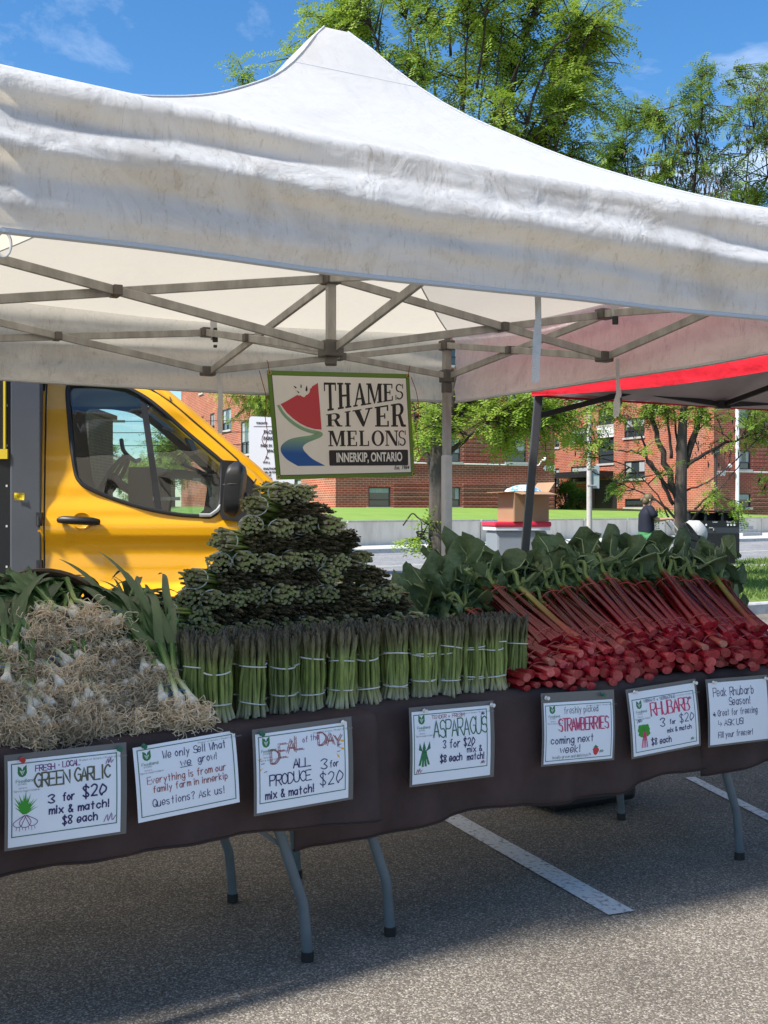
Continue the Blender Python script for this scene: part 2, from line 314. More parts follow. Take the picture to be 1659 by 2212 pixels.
def window(parent, face, x0, x1, z0, z1, kind=0, curtain=True):
    # face 'f': local y = 0 plane (front), 's': local x = 0 plane (side)
    def q(t, dep, z): return V(t, dep, z) if face == 'f' else V(dep, t, z)
    def bx(mb, ta, tb, da, db, za, zb): c = q((ta+tb)/2, (da+db)/2, (za+zb)/2); s = q(tb-ta, db-da, zb-za); mb.box(c, s)
    f = MB(); fw = .06
    bx(f, x0, x0+fw, .02, .14, z0, z1); bx(f, x1-fw, x1, .02, .14, z0, z1); bx(f, x0+fw, x1-fw, .02, .14, z1-fw, z1); bx(f, x0+fw, x1-fw, .02, .14, z0, z0+fw)
    zm = z0+(z1-z0)*.36; bx(f, x0+fw, x1-fw, .03, .13, zm-.03, zm+.03)
    if kind == 1: bx(f, (x0+x1)/2-.03, (x0+x1)/2+.03, .03, .13, z0+fw, zm-.03)
    wobj = f.build('window', M['frame'], parent, world=False)
    g = MB(); bx(g, x0+fw, x1-fw, .09, .10, z0+fw, z1-fw); g.build('pane', M['pane'], wobj, world=False)
    s = MB(); bx(s, x0-.12, x1+.12, -.09, .02, z0-.14, z0); s.build('sill', M['sill'], wobj, world=False)
    if curtain:
        c = MB(); rr = random.Random(int(x0*77+z0*31)); kk = rr.random()
        a = x0+fw+.02; bb = x1-fw-.02
        if kk < .5: bx(c, a, lerp(a, bb, .3), .08, .089, zm+.04, z1-fw-.01); bx(c, lerp(a, bb, .72), bb, .08, .089, zm+.04, z1-fw-.01)
        else: bx(c, a, bb, .08, .089, lerp(zm, z1, rr.uniform(.15, .6)), z1-fw-.01)
        c.build('curtain', M['curtain'], wobj, world=False)
def wall_with_holes(parent, name, face, length, height, holes, m, z0=-1.2, th=.3):
    xs = sorted({0, length, *[h[0] for h in holes], *[h[1] for h in holes]}); zs = sorted({z0, height, *[h[2] for h in holes], *[h[3] for h in holes]})
    mb = MB(); q = (lambda t, d, z: V(t, d, z)) if face == 'f' else (lambda t, d, z: V(d, t, z))
    def hole(x, z): return any(h[0] < x < h[1] and h[2] < z < h[3] for h in holes)
    for i in range(len(xs)-1):
        for j in range(len(zs)-1):
            if hole((xs[i]+xs[i+1])/2, (zs[j]+zs[j+1])/2): continue
            mb.add([q(xs[i], 0, zs[j]), q(xs[i+1], 0, zs[j]), q(xs[i+1], 0, zs[j+1]), q(xs[i], 0, zs[j+1])], [(0, 1, 2, 3)])
    for h in holes:
        a, b, c, d = h
        for p0, p1 in (((a, c), (b, c)), ((b, c), (b, d)), ((b, d), (a, d)), ((a, d), (a, c))):
            mb.add([q(p0[0], 0, p0[1]), q(p1[0], 0, p1[1]), q(p1[0], th*.6, p1[1]), q(p0[0], th*.6, p0[1])], [(0, 1, 2, 3)])
    return mb.build(name, m, parent, world=False)
HB = 12.2
def pxrects(rects, O, d):
    out = []
    for x0, y0, x1, y1 in rects:
        xm, ym = (x0+x1)/2, (y0+y1)/2; ta, _ = onplane(x0, ym, O, d); tb, _ = onplane(x1, ym, O, d); _, za = onplane(xm, y1, O, d); _, zb = onplane(xm, y0, O, d)
        out.append((min(ta, tb), max(ta, tb), za, zb))
    return out
def building(label, corner, front, side, flen, slen, number, nump, lamp, extra=None):
    t = thing('apartment_building', label, 'apartment building', corner, BA)
    fr = pxrects(front, corner, b1); sr = pxrects(side, corner, b2)
    holes_s = list(sr)
    if extra: holes_s += extra['holes']
    wall_with_holes(t, 'front_wall', 'f', flen, HB, fr, M['brick']); wall_with_holes(t, 'side_wall', 's', slen, HB, holes_s, M['brick_sunlit'])
    MB().box((flen/2+.2, slen/2+.2, HB+.12), (flen+.5, slen+.5, .24)).build('roof', M['sill'], t, world=False)
    bk = MB(); bk.add([V(flen, 0, -1.2), V(flen, slen, -1.2), V(flen, slen, HB), V(flen, 0, HB)], [(0, 1, 2, 3)]); bk.add([V(0, slen, -1.2), V(flen, slen, -1.2), V(flen, slen, HB), V(0, slen, HB)], [(0, 1, 2, 3)]); bk.build('rear_wall', M['brick'], t, world=False)
    # bands of projecting brick courses between the windows
    for (z0, z1) in ((.05, 1.55), (2.75, 4.25), (5.35, 6.85), (7.95, 9.45)):
        xs = sorted([(a-.14, b+.14) for a, b, c, d in fr if c < z1+.4 and d > z0-.4]); segs = []; x = 2.3
        for a, b in xs:
            if a > x+.3: segs.append((x, a))
            x = max(x, b)
        if flen-x > .5: segs.append((x, flen-.1))
        for a, b in segs:
            mb = MB(); z = z0
            while z < z1: mb.box(((a+b)/2, -.02, z+.06), (b-a, .045, .12)); z += .25
            mb.build('projecting_brick_courses', M['brick'], t, world=False)
    for r in fr: window(t, 'f', *r, curtain=True)
    for r in sr: window(t, 's', *r, kind=1, curtain=(r[3]-r[2] > .8))
    # conduit, lamp and house number
    (ca, cb_, cz) = lamp; c = MB(); c.tube([V(ca, -.05, cz), V(cb_-.3, -.05, cz), V(cb_-.15, -.05, cz+.2), V(cb_, -.14, cz+.42)], .035, 6); c.ball(V(cb_+.05, -.16, cz+.36), .13); c.build('conduit_lamp', M['wpanel'], t, world=False, smooth=True)
    nx, nz = nump; txt = text_mesh(number, .42, M['wpanel'], 'house_number', t, bold=.012); txt.rotation_euler = (PI/2, 0, 0); txt.location = (nx, -.03, nz)
    return t
def text_mesh(s, size, m, name, parent=None, align='CENTER', bold=0, sx=1., shear=0., spacing=1.):
    cu = bpy.data.curves.new(name, 'FONT'); cu.body = s; cu.size = size; cu.align_x = align; cu.align_y = 'CENTER'; cu.offset = bold; cu.shear = shear; cu.space_character = spacing; cu.resolution_u = 3
    o = bpy.data.objects.new(name, cu); me = bpy.data.meshes.new_from_object(o); bpy.data.objects.remove(o); bpy.data.curves.remove(cu)
    me.name = name; me.materials.clear(); me.materials.append(m)
    if sx != 1:
        for v in me.vertices: v.co.x *= sx
    o = bpy.data.objects.new(name, me); COL.objects.link(o); o.parent = parent; return o
colx = [(796, 844), (962, 995), (1094, 1137)]
fl = []
for x0, x1 in colx: fl += [(x0, 1052, x1, 1095), (x0, 946, x1, 998), (x0, 842, x1, 893), (x0, 738, x1, 789)]
sideA = [(431.7, 833, 438.8, 849), (454, 893, 463.3, 935), (480.4, 883, 499.3, 929), (520.6, 909, 540, 981), (433, 900, 440, 917), (556, 1000, 580, 1050), (620, 930, 650, 985), (620, 1035, 650, 1080)]
t1, _ = onplane(1198, CY, cornA, b1)
nx, nz = onplane(1186, 1012, cornA, b1); la, lz = onplane(880, 1000, cornA, b1); lb, _ = onplane(1172, 1003, cornA, b1)
building('four-storey red brick apartment block numbered 4752 behind the hanging banner', cornA, fl, sideA, t1, 34, '4752', (nx, nz), (la, lb, lz))
stair = pxrects([(1292.5, 882.6, 1325.7, 918), (1292.5, 946, 1325.7, 1001)], cornB, b2); pan = pxrects([(1291, 919, 1327, 945)], cornB, b2)[0]
door = pxrects([(1281, 1036, 1333, 1098)], cornB, b2)[0]; door = (door[0], door[1], 0, door[3])
sideB = [(1348.8, 903, 1392, 944), (1348.8, 995, 1393, 1034), (1350, 1077, 1389, 1096), (1234.8, 924, 1268, 952), (1233.4, 1007, 1268, 1041), (1198.7, 947, 1208, 966), (1198.7, 1012, 1208, 1047), (1348.8, 812, 1392, 853), (1240, 840, 1270, 868), (1423, 940, 1462, 975), (1423, 1040, 1462, 1070)][:9]
frontB = [(1594.7, 973, 1621, 1014), (1594.7, 1066, 1621.6, 1096), (1594.7, 880, 1621, 921), (1690, 973, 1725, 1014), (1690, 1066, 1725, 1096), (1690, 880, 1725, 921)]
nx, nz = onplane(1555, 1023, cornB, b1); la, lz = onplane(1700, 1021, cornB, b1); lb, _ = onplane(1572, 1021, cornB, b1)
bB = building('four-storey red brick apartment block numbered 4750 with the dark entrance, at right', cornB, frontB, sideB, 16, 30, '4750', (nx, nz), (la, lb, lz), dict(holes=stair+[door]))
for r in stair: window(bB, 's', *r, curtain=False)
MB().box((-.03, (pan[0]+pan[1])/2, (pan[2]+pan[3])/2), (.08, pan[1]-pan[0], pan[3]-pan[2])).build('spandrel_panel', M['wpanel'], bB, world=False)
dm = MB(); dm.box((.12, (door[0]+door[1])/2, door[3]/2), (.06, door[1]-door[0], door[3])); dr = dm.build('door', mat('dark_entrance_door', (.02, .018, .018), .3), bB, world=False)
MB().box((.06, lerp(door[0], door[1], .45), 1.1), (.05, .05, .8)).build('handle', M['sill'], dr, world=False)
cn0 = pxrects([(1229, 1021, 1325, 1032)], cornB, b2)[0]
cm = MB(); cm.box((-.9, (cn0[0]+cn0[1])/2, cn0[2]+.2), (1.9, cn0[1]-cn0[0], .42)); cm.box((-1.6, cn0[1]-.35, cn0[2]/2), (.3, .3, cn0[2])); cm.box((-1.6, cn0[0]+.35, cn0[2]/2), (.3, .3, cn0[2])); cm.build('door_canopy', M['black'], bB, world=False)
dx, _ = onplane(1590, 1000, cornB, b1); MB().tube([V(dx, -.12, -.3), V(dx, -.12, HB)], .12, 8).build('downpipe', M['wpanel'], bB, world=False, smooth=True)
dx, _ = onplane(1551, 1000, cornB, b1); lp = MB(); lp.tube([V(dx-.3, -.15, 0), V(dx-.3, -.15, 3.4)], .07, 6); lp.box((dx-.3, -.15, 3.6), (.4, .3, .45)); lp.build('porch_lamp', M['frame'], bB, world=False)
# dark brick house far left, seen through the cab windows
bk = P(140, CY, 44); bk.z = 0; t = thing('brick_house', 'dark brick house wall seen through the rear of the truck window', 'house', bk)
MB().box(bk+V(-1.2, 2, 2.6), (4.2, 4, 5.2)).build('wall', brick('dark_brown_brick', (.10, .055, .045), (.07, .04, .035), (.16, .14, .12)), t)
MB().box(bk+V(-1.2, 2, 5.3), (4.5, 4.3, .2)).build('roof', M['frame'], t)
# ================================================================ TREES, POLES, SHRUBS
M['bark'] = mat('grey_brown_bark', (.085, .068, .055), .95, .45, 9., bump=1., bscale=26, stretch=(1, 1, .25), detail=8)
M['twig'] = mat('dark_twig', (.045, .034, .026), .9)
def leafmat(n, c, c2, sc=1.2): M[n] = mat(n, c, .55, 0, sc, col2=c2, transl=.38, spec=.3, detail=4, ramp=(.38, .62))
leafmat('locust_leaf', (.19, .30, .03), (.36, .47, .07)); leafmat('locust_leaf_dark', (.14, .235, .028), (.27, .37, .055)); leafmat('shrub_leaf', (.045, .11, .012), (.12, .2, .03), 4.)
M['pod'] = mat('brown_seed_pod', (.055, .035, .022), .8, .3, 5.)
def pinnate(mb, p, d, r, ln, n=6, sz=.05, mi=0):
    d = d.normalized(); s = d.cross(V(0, 0, 1)+V(r.uniform(-.5, .5), r.uniform(-.5, .5), 0)).normalized(); q = Vector(p); st = ln/n
    vs = []; fs = []
    for i in range(n):
        d = (d+V(0, 0, -.10)).normalized(); q = q+d*st; up = s.cross(d)
        for k in (-1, 1):
            a = (s*k+d*.35+up*r.uniform(-.3, .3)).normalized(); l = sz*r.uniform(.75, 1.1)*(1-.35*abs(i/n-.4)); w_ = d*l*.2
            o = len(vs); vs += [q, q+a*l*.45+w_*1.25, q+a*l, q+a*l*.5-w_*1.25]; fs.append((o, o+1, o+2, o+3))
    mb.add(vs, fs, mi)
def tree(name, label, base, trunk, limbs, seed, leaf, clumps, group=None, pods=(), tw=.011, rad=.55, lsz=.052):
    """trunk: [(pos, radius)]; limbs: list of ([points], r0); clumps: (point, count, radius)"""
    r = random.Random(seed); t = thing(name, label, 'tree', base, group=group)
    tb = MB(); tb.tube(smooth_pts([Vector(p) for p, _ in trunk], 3), [lerp(trunk[min(i//3, len(trunk)-1)][1], trunk[min(i//3+1, len(trunk)-1)][1], (i % 3)/3) for i in range((len(trunk)-1)*3+1)], 12)
    bt = MB(); cr = MB()
    tips = []
    for pts, r0 in limbs:
        sp = smooth_pts([Vector(p) for p in pts], 5); n = len(sp)
        sp = [sp[0]]+[p+V(r.uniform(-1, 1), r.uniform(-1, 1), r.uniform(-1, 1))*r0*.55 for p in sp[1:]]
        bt.tube(sp, [max(r0*(1-i/(n-1))**.9, tw) for i in range(n)], 7); tips += sp[n//3:]
    for c, cnt, rr in clumps:
        near = sorted(tips, key=lambda q: (q-c).length)[:6] if tips else [c]
        nt = max(3, cnt//11); ends = []
        for k in range(nt):
            a = near[r.randrange(len(near))]; e = c+V(r.gauss(0, .5), r.gauss(0, .5), r.gauss(0, .45))*rr
            mid = lerp(a, e, .5)+V(r.uniform(-.15, .15), r.uniform(-.15, .15), r.uniform(-.02, .2))*rr
            if (e-a).length > 3.2*rr: a = lerp(e, a, .35)
            tp = smooth_pts([a, mid, e], 3); bt.tube(tp, [lerp(tw*1.3, tw*.35, i/(len(tp)-1)) for i in range(len(tp))], 4, cap=False); ends.append(tp)
        for k in range(cnt):
            tp = ends[k % nt]; i = r.randrange(len(tp)//3, len(tp)); p = tp[i]+V(r.gauss(0, .09), r.gauss(0, .09), r.gauss(0, .07))*rr*1.4
            dd = (tp[-1]-tp[0]).normalized()*.5+V(r.uniform(-1, 1), r.uniform(-1, 1), r.uniform(-.55, .45)); pinnate(cr, p, dd, r, r.uniform(.14, .24)*lsz/.052, 6, lsz)
    tr = tb.build('trunk', M['bark'], t, smooth=True, angle=180); bt.build('branches', M['twig'], t, smooth=True, angle=180); cr.build('crown', M[leaf], t)
    if pods:
        pm = MB()
        for c, cnt, rr in pods:
            for k in range(cnt):
                p = c+V(r.gauss(0, .45), r.gauss(0, .45), r.gauss(0, .5))*rr; l = r.uniform(.10, .17); x = V(r.uniform(-1, 1), r.uniform(-1, 1), 0).normalized()*.016; b = V(r.uniform(-.05, .05), r.uniform(-.05, .05), -l)
                pm.add([p-x*.4, p+x*.4, p+b*.5+x+V(.01, 0, 0), p+b, p+b*.5-x+V(.01, 0, 0)], [(0, 1, 2, 3, 4)])
        pm.build('seed_pods', M['pod'], t)
    return t
rt = random.Random(11)
Z1 = 16.
def T1(x, y, dz=0): return P(x, y, Z1+dz)
b = T1(945, 1300); b.z = .05
fork = T1(948, 985); frk2 = T1(940, 800, .1)
tg = [(760, 60, .4), (850, -80, 1), (960, -140, 0), (1060, -60, -1), (1140, 50, .5), (1240, 60, 0), (1285, 45, -.3), (1200, 165, .6), (1225, 250, 0), (1180, 330, .4), (1095, 240, -.6), (1000, 170, .2), (880, 130, -.5), (1040, 330, .8), (960, 290, -.3), (830, 190, .3), (1120, 140, 1), (1190, 410, 0), (1230, 350, .6), (1130, 400, .3), (920, 20, .6), (1050, 90, .7), (1170, -40, .4), (790, 10, -.4), (900, 230, .8), (1100, 320, .2), (740, 20, .2), (1010, 20, -.5), (700, 130, .5), (1255, 140, .2), (1245, 200, -.2)]
low = [(1110, 880, .2), (1190, 890, -.2), (1150, 935, .3), (1060, 905, -.3), (985, 900, .3), (915, 905, -.5), (1085, 960, .2), (1220, 850, .4), (1020, 860, 0), (900, 960, .5), (1230, 900, .2), (1140, 860, -.4), (960, 870, .6)]
limbs = []; clumps = []
mains = [[(948, 985), (960, 800), (985, 560), (1000, 300), (1000, 40)], [(948, 985), (985, 830), (1050, 600), (1110, 400), (1160, 180), (1230, 70)], [(948, 985), (925, 830), (880, 600), (850, 400), (830, 200), (790, 30)],
         [(985, 700), (1030, 520), (1060, 380), (1070, 200), (1090, 20)], [(1050, 600), (1130, 480), (1190, 400), (1240, 330)], [(960, 500), (930, 380), (920, 240), (900, 60)]]
for k, m_ in enumerate(mains): limbs.append(([T1(x, y, (i*.12*(-1)**k)) for i, (x, y) in enumerate(m_)], .075 if k < 3 else .045))
for x, y, dz in tg:
    c = T1(x, y, dz); clumps.append((c, 215, .56)); bx_ = lerp(x, 990, .45); limbs.append(([T1(bx_, y+260, dz*.3), T1(lerp(x, bx_, .4), y+120, dz*.7), c], .022))
limbs += [([T1(948, 1010), T1(985, 965, -.2), T1(1040, 925, -.3), T1(1110, 880, -.2), T1(1180, 860, .2)], .05), ([T1(940, 1020), T1(915, 965, .2), T1(898, 900, .3), T1(880, 830, .2)], .045), ([T1(960, 960), T1(1000, 890), T1(1060, 830)], .035)]
for x, y, dz in low: clumps.append((T1(x, y, dz), 110, .34))
clumps.append((T1(525, 178, .5), 90, .22)); limbs.append(([T1(700, 330, .3), T1(600, 240, .4), T1(525, 185, .5)], .02))
for x, y in ((905, 1150), (900, 1172), (912, 1135), (890, 1165)): clumps.append((T1(x, y, -.1), 12, .09))
limbs.append(([T1(940, 1190), T1(922, 1165, -.1), T1(900, 1150, -.1)], .012)); limbs.append(([T1(935, 1140), T1(905, 1120), T1(890, 1110), T1(870, 1135)], .006))
tree('honey_locust_tree', 'tall honey locust tree with bright green crown rising behind the tent peak', b, [(b, .15), (T1(945, 1200), .13), (T1(946, 1080), .125), (fork, .12), (T1(955, 860), .09)], limbs, 3, 'locust_leaf', clumps, group='honey locust trees on the verge', lsz=.070)
Z2 = 22.
def T2(x, y, dz=0): return P(x, y, Z2+dz)
b = T2(1476, 1300); b.z = .08
limbs = [([T2(1470, 1060), T2(1475, 900), T2(1490, 700), T2(1500, 480), T2(1510, 300), T2(1522, 140)], .085), ([T2(1465, 1080), T2(1430, 980), T2(1410, 880), T2(1380, 640), T2(1360, 450), T2(1350, 300)], .07), ([T2(1480, 1010), T2(1510, 900), T2(1560, 700), T2(1600, 450), T2(1640, 180)], .065), ([T2(1500, 480), T2(1450, 380), T2(1425, 240)], .03), ([T2(1560, 600), T2(1630, 450), T2(1690, 300)], .03),
         ([T2(1455, 1090), T2(1420, 1020), T2(1385, 980), T2(1330, 972), T2(1270, 960)], .04), ([T2(1460, 1070), T2(1400, 1000), T2(1385, 940, .4), T2(1330, 900, .6), T2(1290, 860)], .035), ([T2(1480, 1010), T2(1540, 970), T2(1610, 945), T2(1659, 925)], .045), ([T2(1478, 1060), T2(1530, 1040), T2(1600, 985), T2(1680, 900)], .022), ([T2(1468, 1130), T2(1440, 1100), T2(1400, 1070), T2(1330, 1040), T2(1280, 1020)], .03), ([T2(1480, 1140), T2(1525, 1090), T2(1560, 1050), T2(1600, 1000)], .03),
         ([T2(1500, 1100), T2(1540, 1070), T2(1600, 1085), T2(1640, 1080)], .022), ([T2(1445, 1120), T2(1420, 1070), T2(1360, 1010), T2(1300, 990)], .02), ([T2(1450, 990), T2(1440, 900), T2(1420, 800)], .035), ([T2(1485, 990), T2(1520, 880), T2(1530, 780)], .04), ([T2(1470, 1000), T2(1455, 880, .5), T2(1465, 760)], .03)]
clumps = []; pods = []
for x, y, n_, rr in [(1310, 300, 45, .3), (1298, 292, 25, .2), (1350, 262, 70, .4), (1400, 290, 60, .4), (1345, 225, 30, .22), (1420, 235, 50, .32), (1480, 240, 50, .35), (1500, 190, 40, .28), (1520, 145, 40, .2), (1530, 260, 50, .32), (1460, 330, 70, .45), (1540, 330, 60, .4), (1600, 240, 50, .32), (1635, 180, 45, .28), (1655, 150, 40, .25), (1650, 300, 80, .45), (1580, 400, 70, .45), (1480, 430, 90, .5), (1340, 360, 90, .45), (1300, 385, 70, .35), (1400, 420, 80, .5), (1560, 450, 80, .5), (1640, 430, 90, .5), (1680, 240, 60, .4), (1430, 380, 60, .4), (1260, 360, 40, .3), (1255, 400, 30, .25)]: clumps.append((T2(x, y, rt.uniform(-.7, .7)), int(n_*1.9), rr))
for x, y, n_, rr in [(1250, 965, 36, .28), (1300, 935, 36, .3), (1285, 880, 40, .35), (1345, 880, 55, .35), (1390, 885, 70, .35), (1440, 880, 80, .35), (1490, 885, 70, .35), (1560, 900, 50, .4), (1620, 915, 60, .4), (1650, 960, 50, .4), (1640, 880, 60, .4), (1345, 1040, 26, .22), (1330, 1060, 22, .18), (1550, 1075, 30, .24), (1600, 1110, 24, .2), (1440, 1010, 10, .2), (1390, 960, 12, .25), (1655, 1020, 24, .2), (1240, 905, 40, .3), (1420, 1110, 8, .12)]: clumps.append((T2(x, y, rt.uniform(-.6, .6)), int(n_*1.7), rr))
for x, y, n_, rr in [(1440, 360, 260, .62), (1500, 330, 200, .5), (1480, 290, 120, .4), (1540, 420, 160, .5), (1380, 380, 90, .4), (1630, 290, 160, .5), (1640, 220, 90, .35), (1590, 430, 110, .45), (1260, 920, 26, .3), (1380, 900, 30, .4), (1600, 920, 30, .4), (1500, 960, 24, .5), (1570, 985, 24, .4)]: pods.append((T2(x, y, rt.uniform(-.4, .4)), n_, rr))
tree('honey_locust_tree', 'honey locust tree with brown seed pods and bare lower branches beside the litter bin', b, [(b, .15), (T2(1472, 1180), .125), (T2(1470, 1080), .125), (T2(1472, 1000), .11), (T2(1475, 900), .08)], limbs, 5, 'locust_leaf_dark', clumps, group='honey locust trees on the verge', pods=pods, rad=.4, lsz=.07)
# leaves of a third tree just under the left back valance, and two trees far behind the truck
b = P(560, 1300, 24); b.z = 0
tree('street_tree', 'leafy green street tree showing under the rear valance left of the banner', b, [(b, .13), (P(562, 1000, 24), .11), (P(565, 860, 24), .08)], [([P(565, 860, 24), P(530, 780, 24), P(500, 760, 24)], .05), ([P(565, 900, 24), P(600, 800, 24)], .05)], 9, 'locust_leaf',
     [(P(x, y, 24+rt.uniform(-.5, .5)), 190, .42) for x, y in ((500, 850), (545, 862), (600, 870), (560, 820), (480, 830), (640, 860), (610, 905), (585, 890), (530, 885), (600, 780), (520, 780))])
for (x, y, Zd, n_, lab) in ((206, 985, 85, 5, 'bushy pale green tree seen through the driver window of the truck'), (370, 985, 80, 5, 'dark green tree seen through the small front pane of the truck window'), (292, 1010, 88, 3, 'low green tree behind the steering wheel seen through the truck window')):
    b = P(x, y, Zd); b.z = 0
    tree('background_tree', lab, b, [(b, .3), (P(x, y+30, Zd), .25), (P(x, y, Zd), .15)], [([P(x, y+20, Zd), P(x-10, y-20, Zd)], .1), ([P(x, y+20, Zd), P(x+14, y-10, Zd)], .1)], int(x), 'locust_leaf' if x < 300 else 'locust_leaf_dark', [(P(x+rt.uniform(-22, 22), y+rt.uniform(-30, 45), Zd+rt.uniform(-1, 1)), 75, 1.3) for _ in range(n_*3)], lsz=.22, tw=.04)
# shrubs at the foot of the entrance
def shrub(px, py, wpx, hpx, Zd, lab, seed):
    r = random.Random(seed); b = P(px, py, Zd); s = Zd/FPX; t = thing('shrub', lab, 'shrub', b); mb = MB(); st = MB()
    for k in range(420):
        u = V(r.gauss(0, 1), r.gauss(0, 1), r.gauss(0, 1)).normalized()*r.uniform(.6, 1.05)*(1+.18*noise.noise(V(k*.37, seed, 0))); p = b+V(u.x*wpx*s*.5, u.y*wpx*s*.5, hpx*s*.5*(1+u.z)); pinnate(mb, p, u+V(0, 0, .4), r, .4, 4, .17)
    for k in range(9): st.tube([b, b+V(r.uniform(-.5, .5), r.uniform(-.5, .5), hpx*s*.8)], .03, 5)
    mb.build('foliage', M['shrub_leaf'], t); st.build('stems', M['twig'], t)
shrub(1224, 1097, 30, 48, 70, 'taller bright green shrub beside the entrance of the brick block', 1); shrub(1249, 1098, 28, 30, 71, 'lower darker rounded shrub next to the taller one by the entrance', 2)
# utility pole with wires behind the truck
pl = P(231, 1106, 70); pl.z = 0; t = thing('utility_pole', 'grey wooden utility pole with crossarm seen through the truck window', 'utility pole', pl)
MB().tube([pl, V(pl.x, pl.y, 7.4)], [.2, .16], 10).build('pole', M['bark'], t, smooth=True); MB().box(V(pl.x, pl.y, 6.9), (2.2, .12, .14)).build('crossarm', M['bark'], t)
wr = MB()
for k, (z0, z1) in enumerate(((6.9, 10.4), (6.2, 9.6), (5.4, 8.8), (4.6, 4.2), (6.9, 5.8))):
    a = V(pl.x, pl.y, z0); e = V(pl.x+(40 if k < 3 else -30), pl.y+12, z1); wr.tube([lerp(a, e, i/8)-V(0, 0, math.sin(PI*i/8)*.8) for i in range(9)], .022, 4)
wr.build('wires', M['black'], t)
# street light pole
lp = P(1273, 1106, 30); lp.z = .1; t = thing('street_light_pole', 'slim pale concrete street light pole with a side-on sign between the two trees', 'pole', lp)
MB().tube([lp, V(lp.x, lp.y, 8)], [.075, .055], 12).build('pole', mat('pale_concrete_pole', (.47, .43, .37), .8, .12, 8.), t, smooth=True)
s0, s1 = P(1287, 1055, 30), P(1287, 1006, 30); sg = MB().box((s0+s1)/2, (.18, .012, (s1-s0).length)).build('sign_plate', mat('grey_green_sign_back', (.30, .36, .34), .5, .05), t)
bm = MB()
for zz in (s0.z+.08, s1.z-.08): bm.box(V(lp.x+.05, lp.y, zz), (.22, .16, .03))
bm.build('bracket', M['alu'], t)
# ================================================================ MARKET TENT
FL, FR, BR, BL = V(-.935, 2.80, 0), V(1.80, 4.30, 0), V(.385, 6.92, 0), V(-2.30, 5.46, 0); CT = V(-.225, 4.86, 0)
HEM, EDGE, PEAK = H+.672, H+1.075, H+2.03
QH = [(0, 2.07), (.03, 2.05), (.137, 1.828), (.187, 1.742), (.261, 1.632), (.43, 1.447), (.516, 1.366), (.614, 1.289), (.70, 1.225), (.888, 1.118), (1, 1.075), (1.2, .99)]
def hipz(q):      # measured height of the hips above the eye line, smoothed
    def f(x):
        x = max(0, x)
        for (a, b), (c, d) in zip(QH, QH[1:]):
            if x <= c: return b+(d-b)*(x-a)/(c-a)
    return sum(f(q+k*.022) for k in (-2, -1, 0, 1, 2))/5
def at(p, z): return V(p.x, p.y, z)
def interp(tab, x):
    if x <= tab[0][0]: return tab[0][1]
    for (a, b), (c, d) in zip(tab, tab[1:]):
        if x <= c: t = (x-a)/(c-a); t = t*t*(3-2*t); return b+(d-b)*t
    return tab[-1][1]
def roof_mesh(corners, ctr, edge, peak, ex=1.5, sag=.045, over=.045, nt=40, nv=26, wr=.012, cap=.965):
    mb = MB(); cc = [ctr+(c-ctr)*(1+over/2.1) for c in corners]
    for k in range(4):
        A, B = cc[k], cc[(k+1) % 4]; rows = []
        for i in range(nv+1):
            v = (i/nv)*cap; row = []
            for j in range(nt+1):
                t = j/nt; p = lerp(lerp(A, B, t), ctr, v); h = edge+(peak-edge)*min(v/cap, 1)**ex if ex != 1.5 else H+hipz(1-v)
                h -= sag*math.sin(PI*t)*(1-v)**2; h += wr*noise.noise(V(p.x*2.2, p.y*2.2, k*5.))*math.sin(PI*t)*(1 if i else .2)
                row.append(V(p.x, p.y, h))
            rows.append(row)
        mb.grid(rows)
    n = len(mb.v); top = [lerp(cc[k], ctr, cap) for k in range(4)]
    mb.add([at(p, peak if ex != 1.5 else H+hipz(1-cap)) for p in top], [(0, 1, 2, 3)])
    return mb
tent = thing('market_tent', 'white peaked market tent with stained canopy and grey truss frame over the produce tables', 'tent', CT)
M_roof = M['canvas']
roof_mesh([FL, FR, BR, BL], CT, EDGE, PEAK).build('canopy', M['canvas_roof'], tent, smooth=True, angle=50)
sm = MB()
for c in (FL, FR, BR, BL):
    cc = CT+(c-CT)*(1+.045/2.1); sm.tube([at(lerp(cc, CT, v*.965), H+hipz(1-v*.965)+.002) for v in [i/20 for i in range(21)]], .004, 6)
for k, (A, B) in enumerate(((FL, FR), (FR, BR), (BR, BL), (BL, FL))): sm.tube([at(lerp(lerp(A, B, t), CT, .82), H+hipz(.18)+.003) for t in (0, .5, 1)], .004, 5)
sm.build('seams', M['hem'], tent, smooth=True)
def valance(A, B, out, folds, nt, nr, seed, sag=.045):
    rows = []; hem = []; L = (B-A).length
    for j in range(nr+1):
        r = j/nr; row = []
        for i in range(nt+1):
            s = i/nt; p = lerp(A, B, s); x = s*L
            env = math.sin(PI*min(1, r*1.0+.02))**.6 if r < 1 else .25
            ph = r+.10*math.sin(PI*s*1.15+.2)-.06*s
            f = folds*(.0115*math.sin(2*PI*(2.5*ph+.16*math.sin(4*s)+.3*noise.noise(V(x*.8, r, seed+7))))*(.35+.9*max(0, noise.noise(V(x*.7, r*1.5, seed+4))+.45))+.018*noise.noise(V(x*.7+r*.5, r*3.6-x*.25, seed))+.008*noise.noise(V(x*2.2, r*7-x*.8, seed+3))+.002*noise.noise(V(x*9, r*14, seed+5)))*env
            f += .03*math.sin(PI*r)*(.5+.5*math.sin(PI*s))+.012*r
            zt = EDGE-sag*math.sin(PI*s)+.007; zb = HEM-.012*math.sin(PI*s)+.008*noise.noise(V(x*1.5, seed, 0))
            rr = r; lip = .028*(1-math.exp(-r*18)); row.append(at(p, lerp(zt, zb, rr))+out*(f+lip+.03)); 
        rows.append(row)
    return MB().grid(rows), rows[-1]
hm = MB()
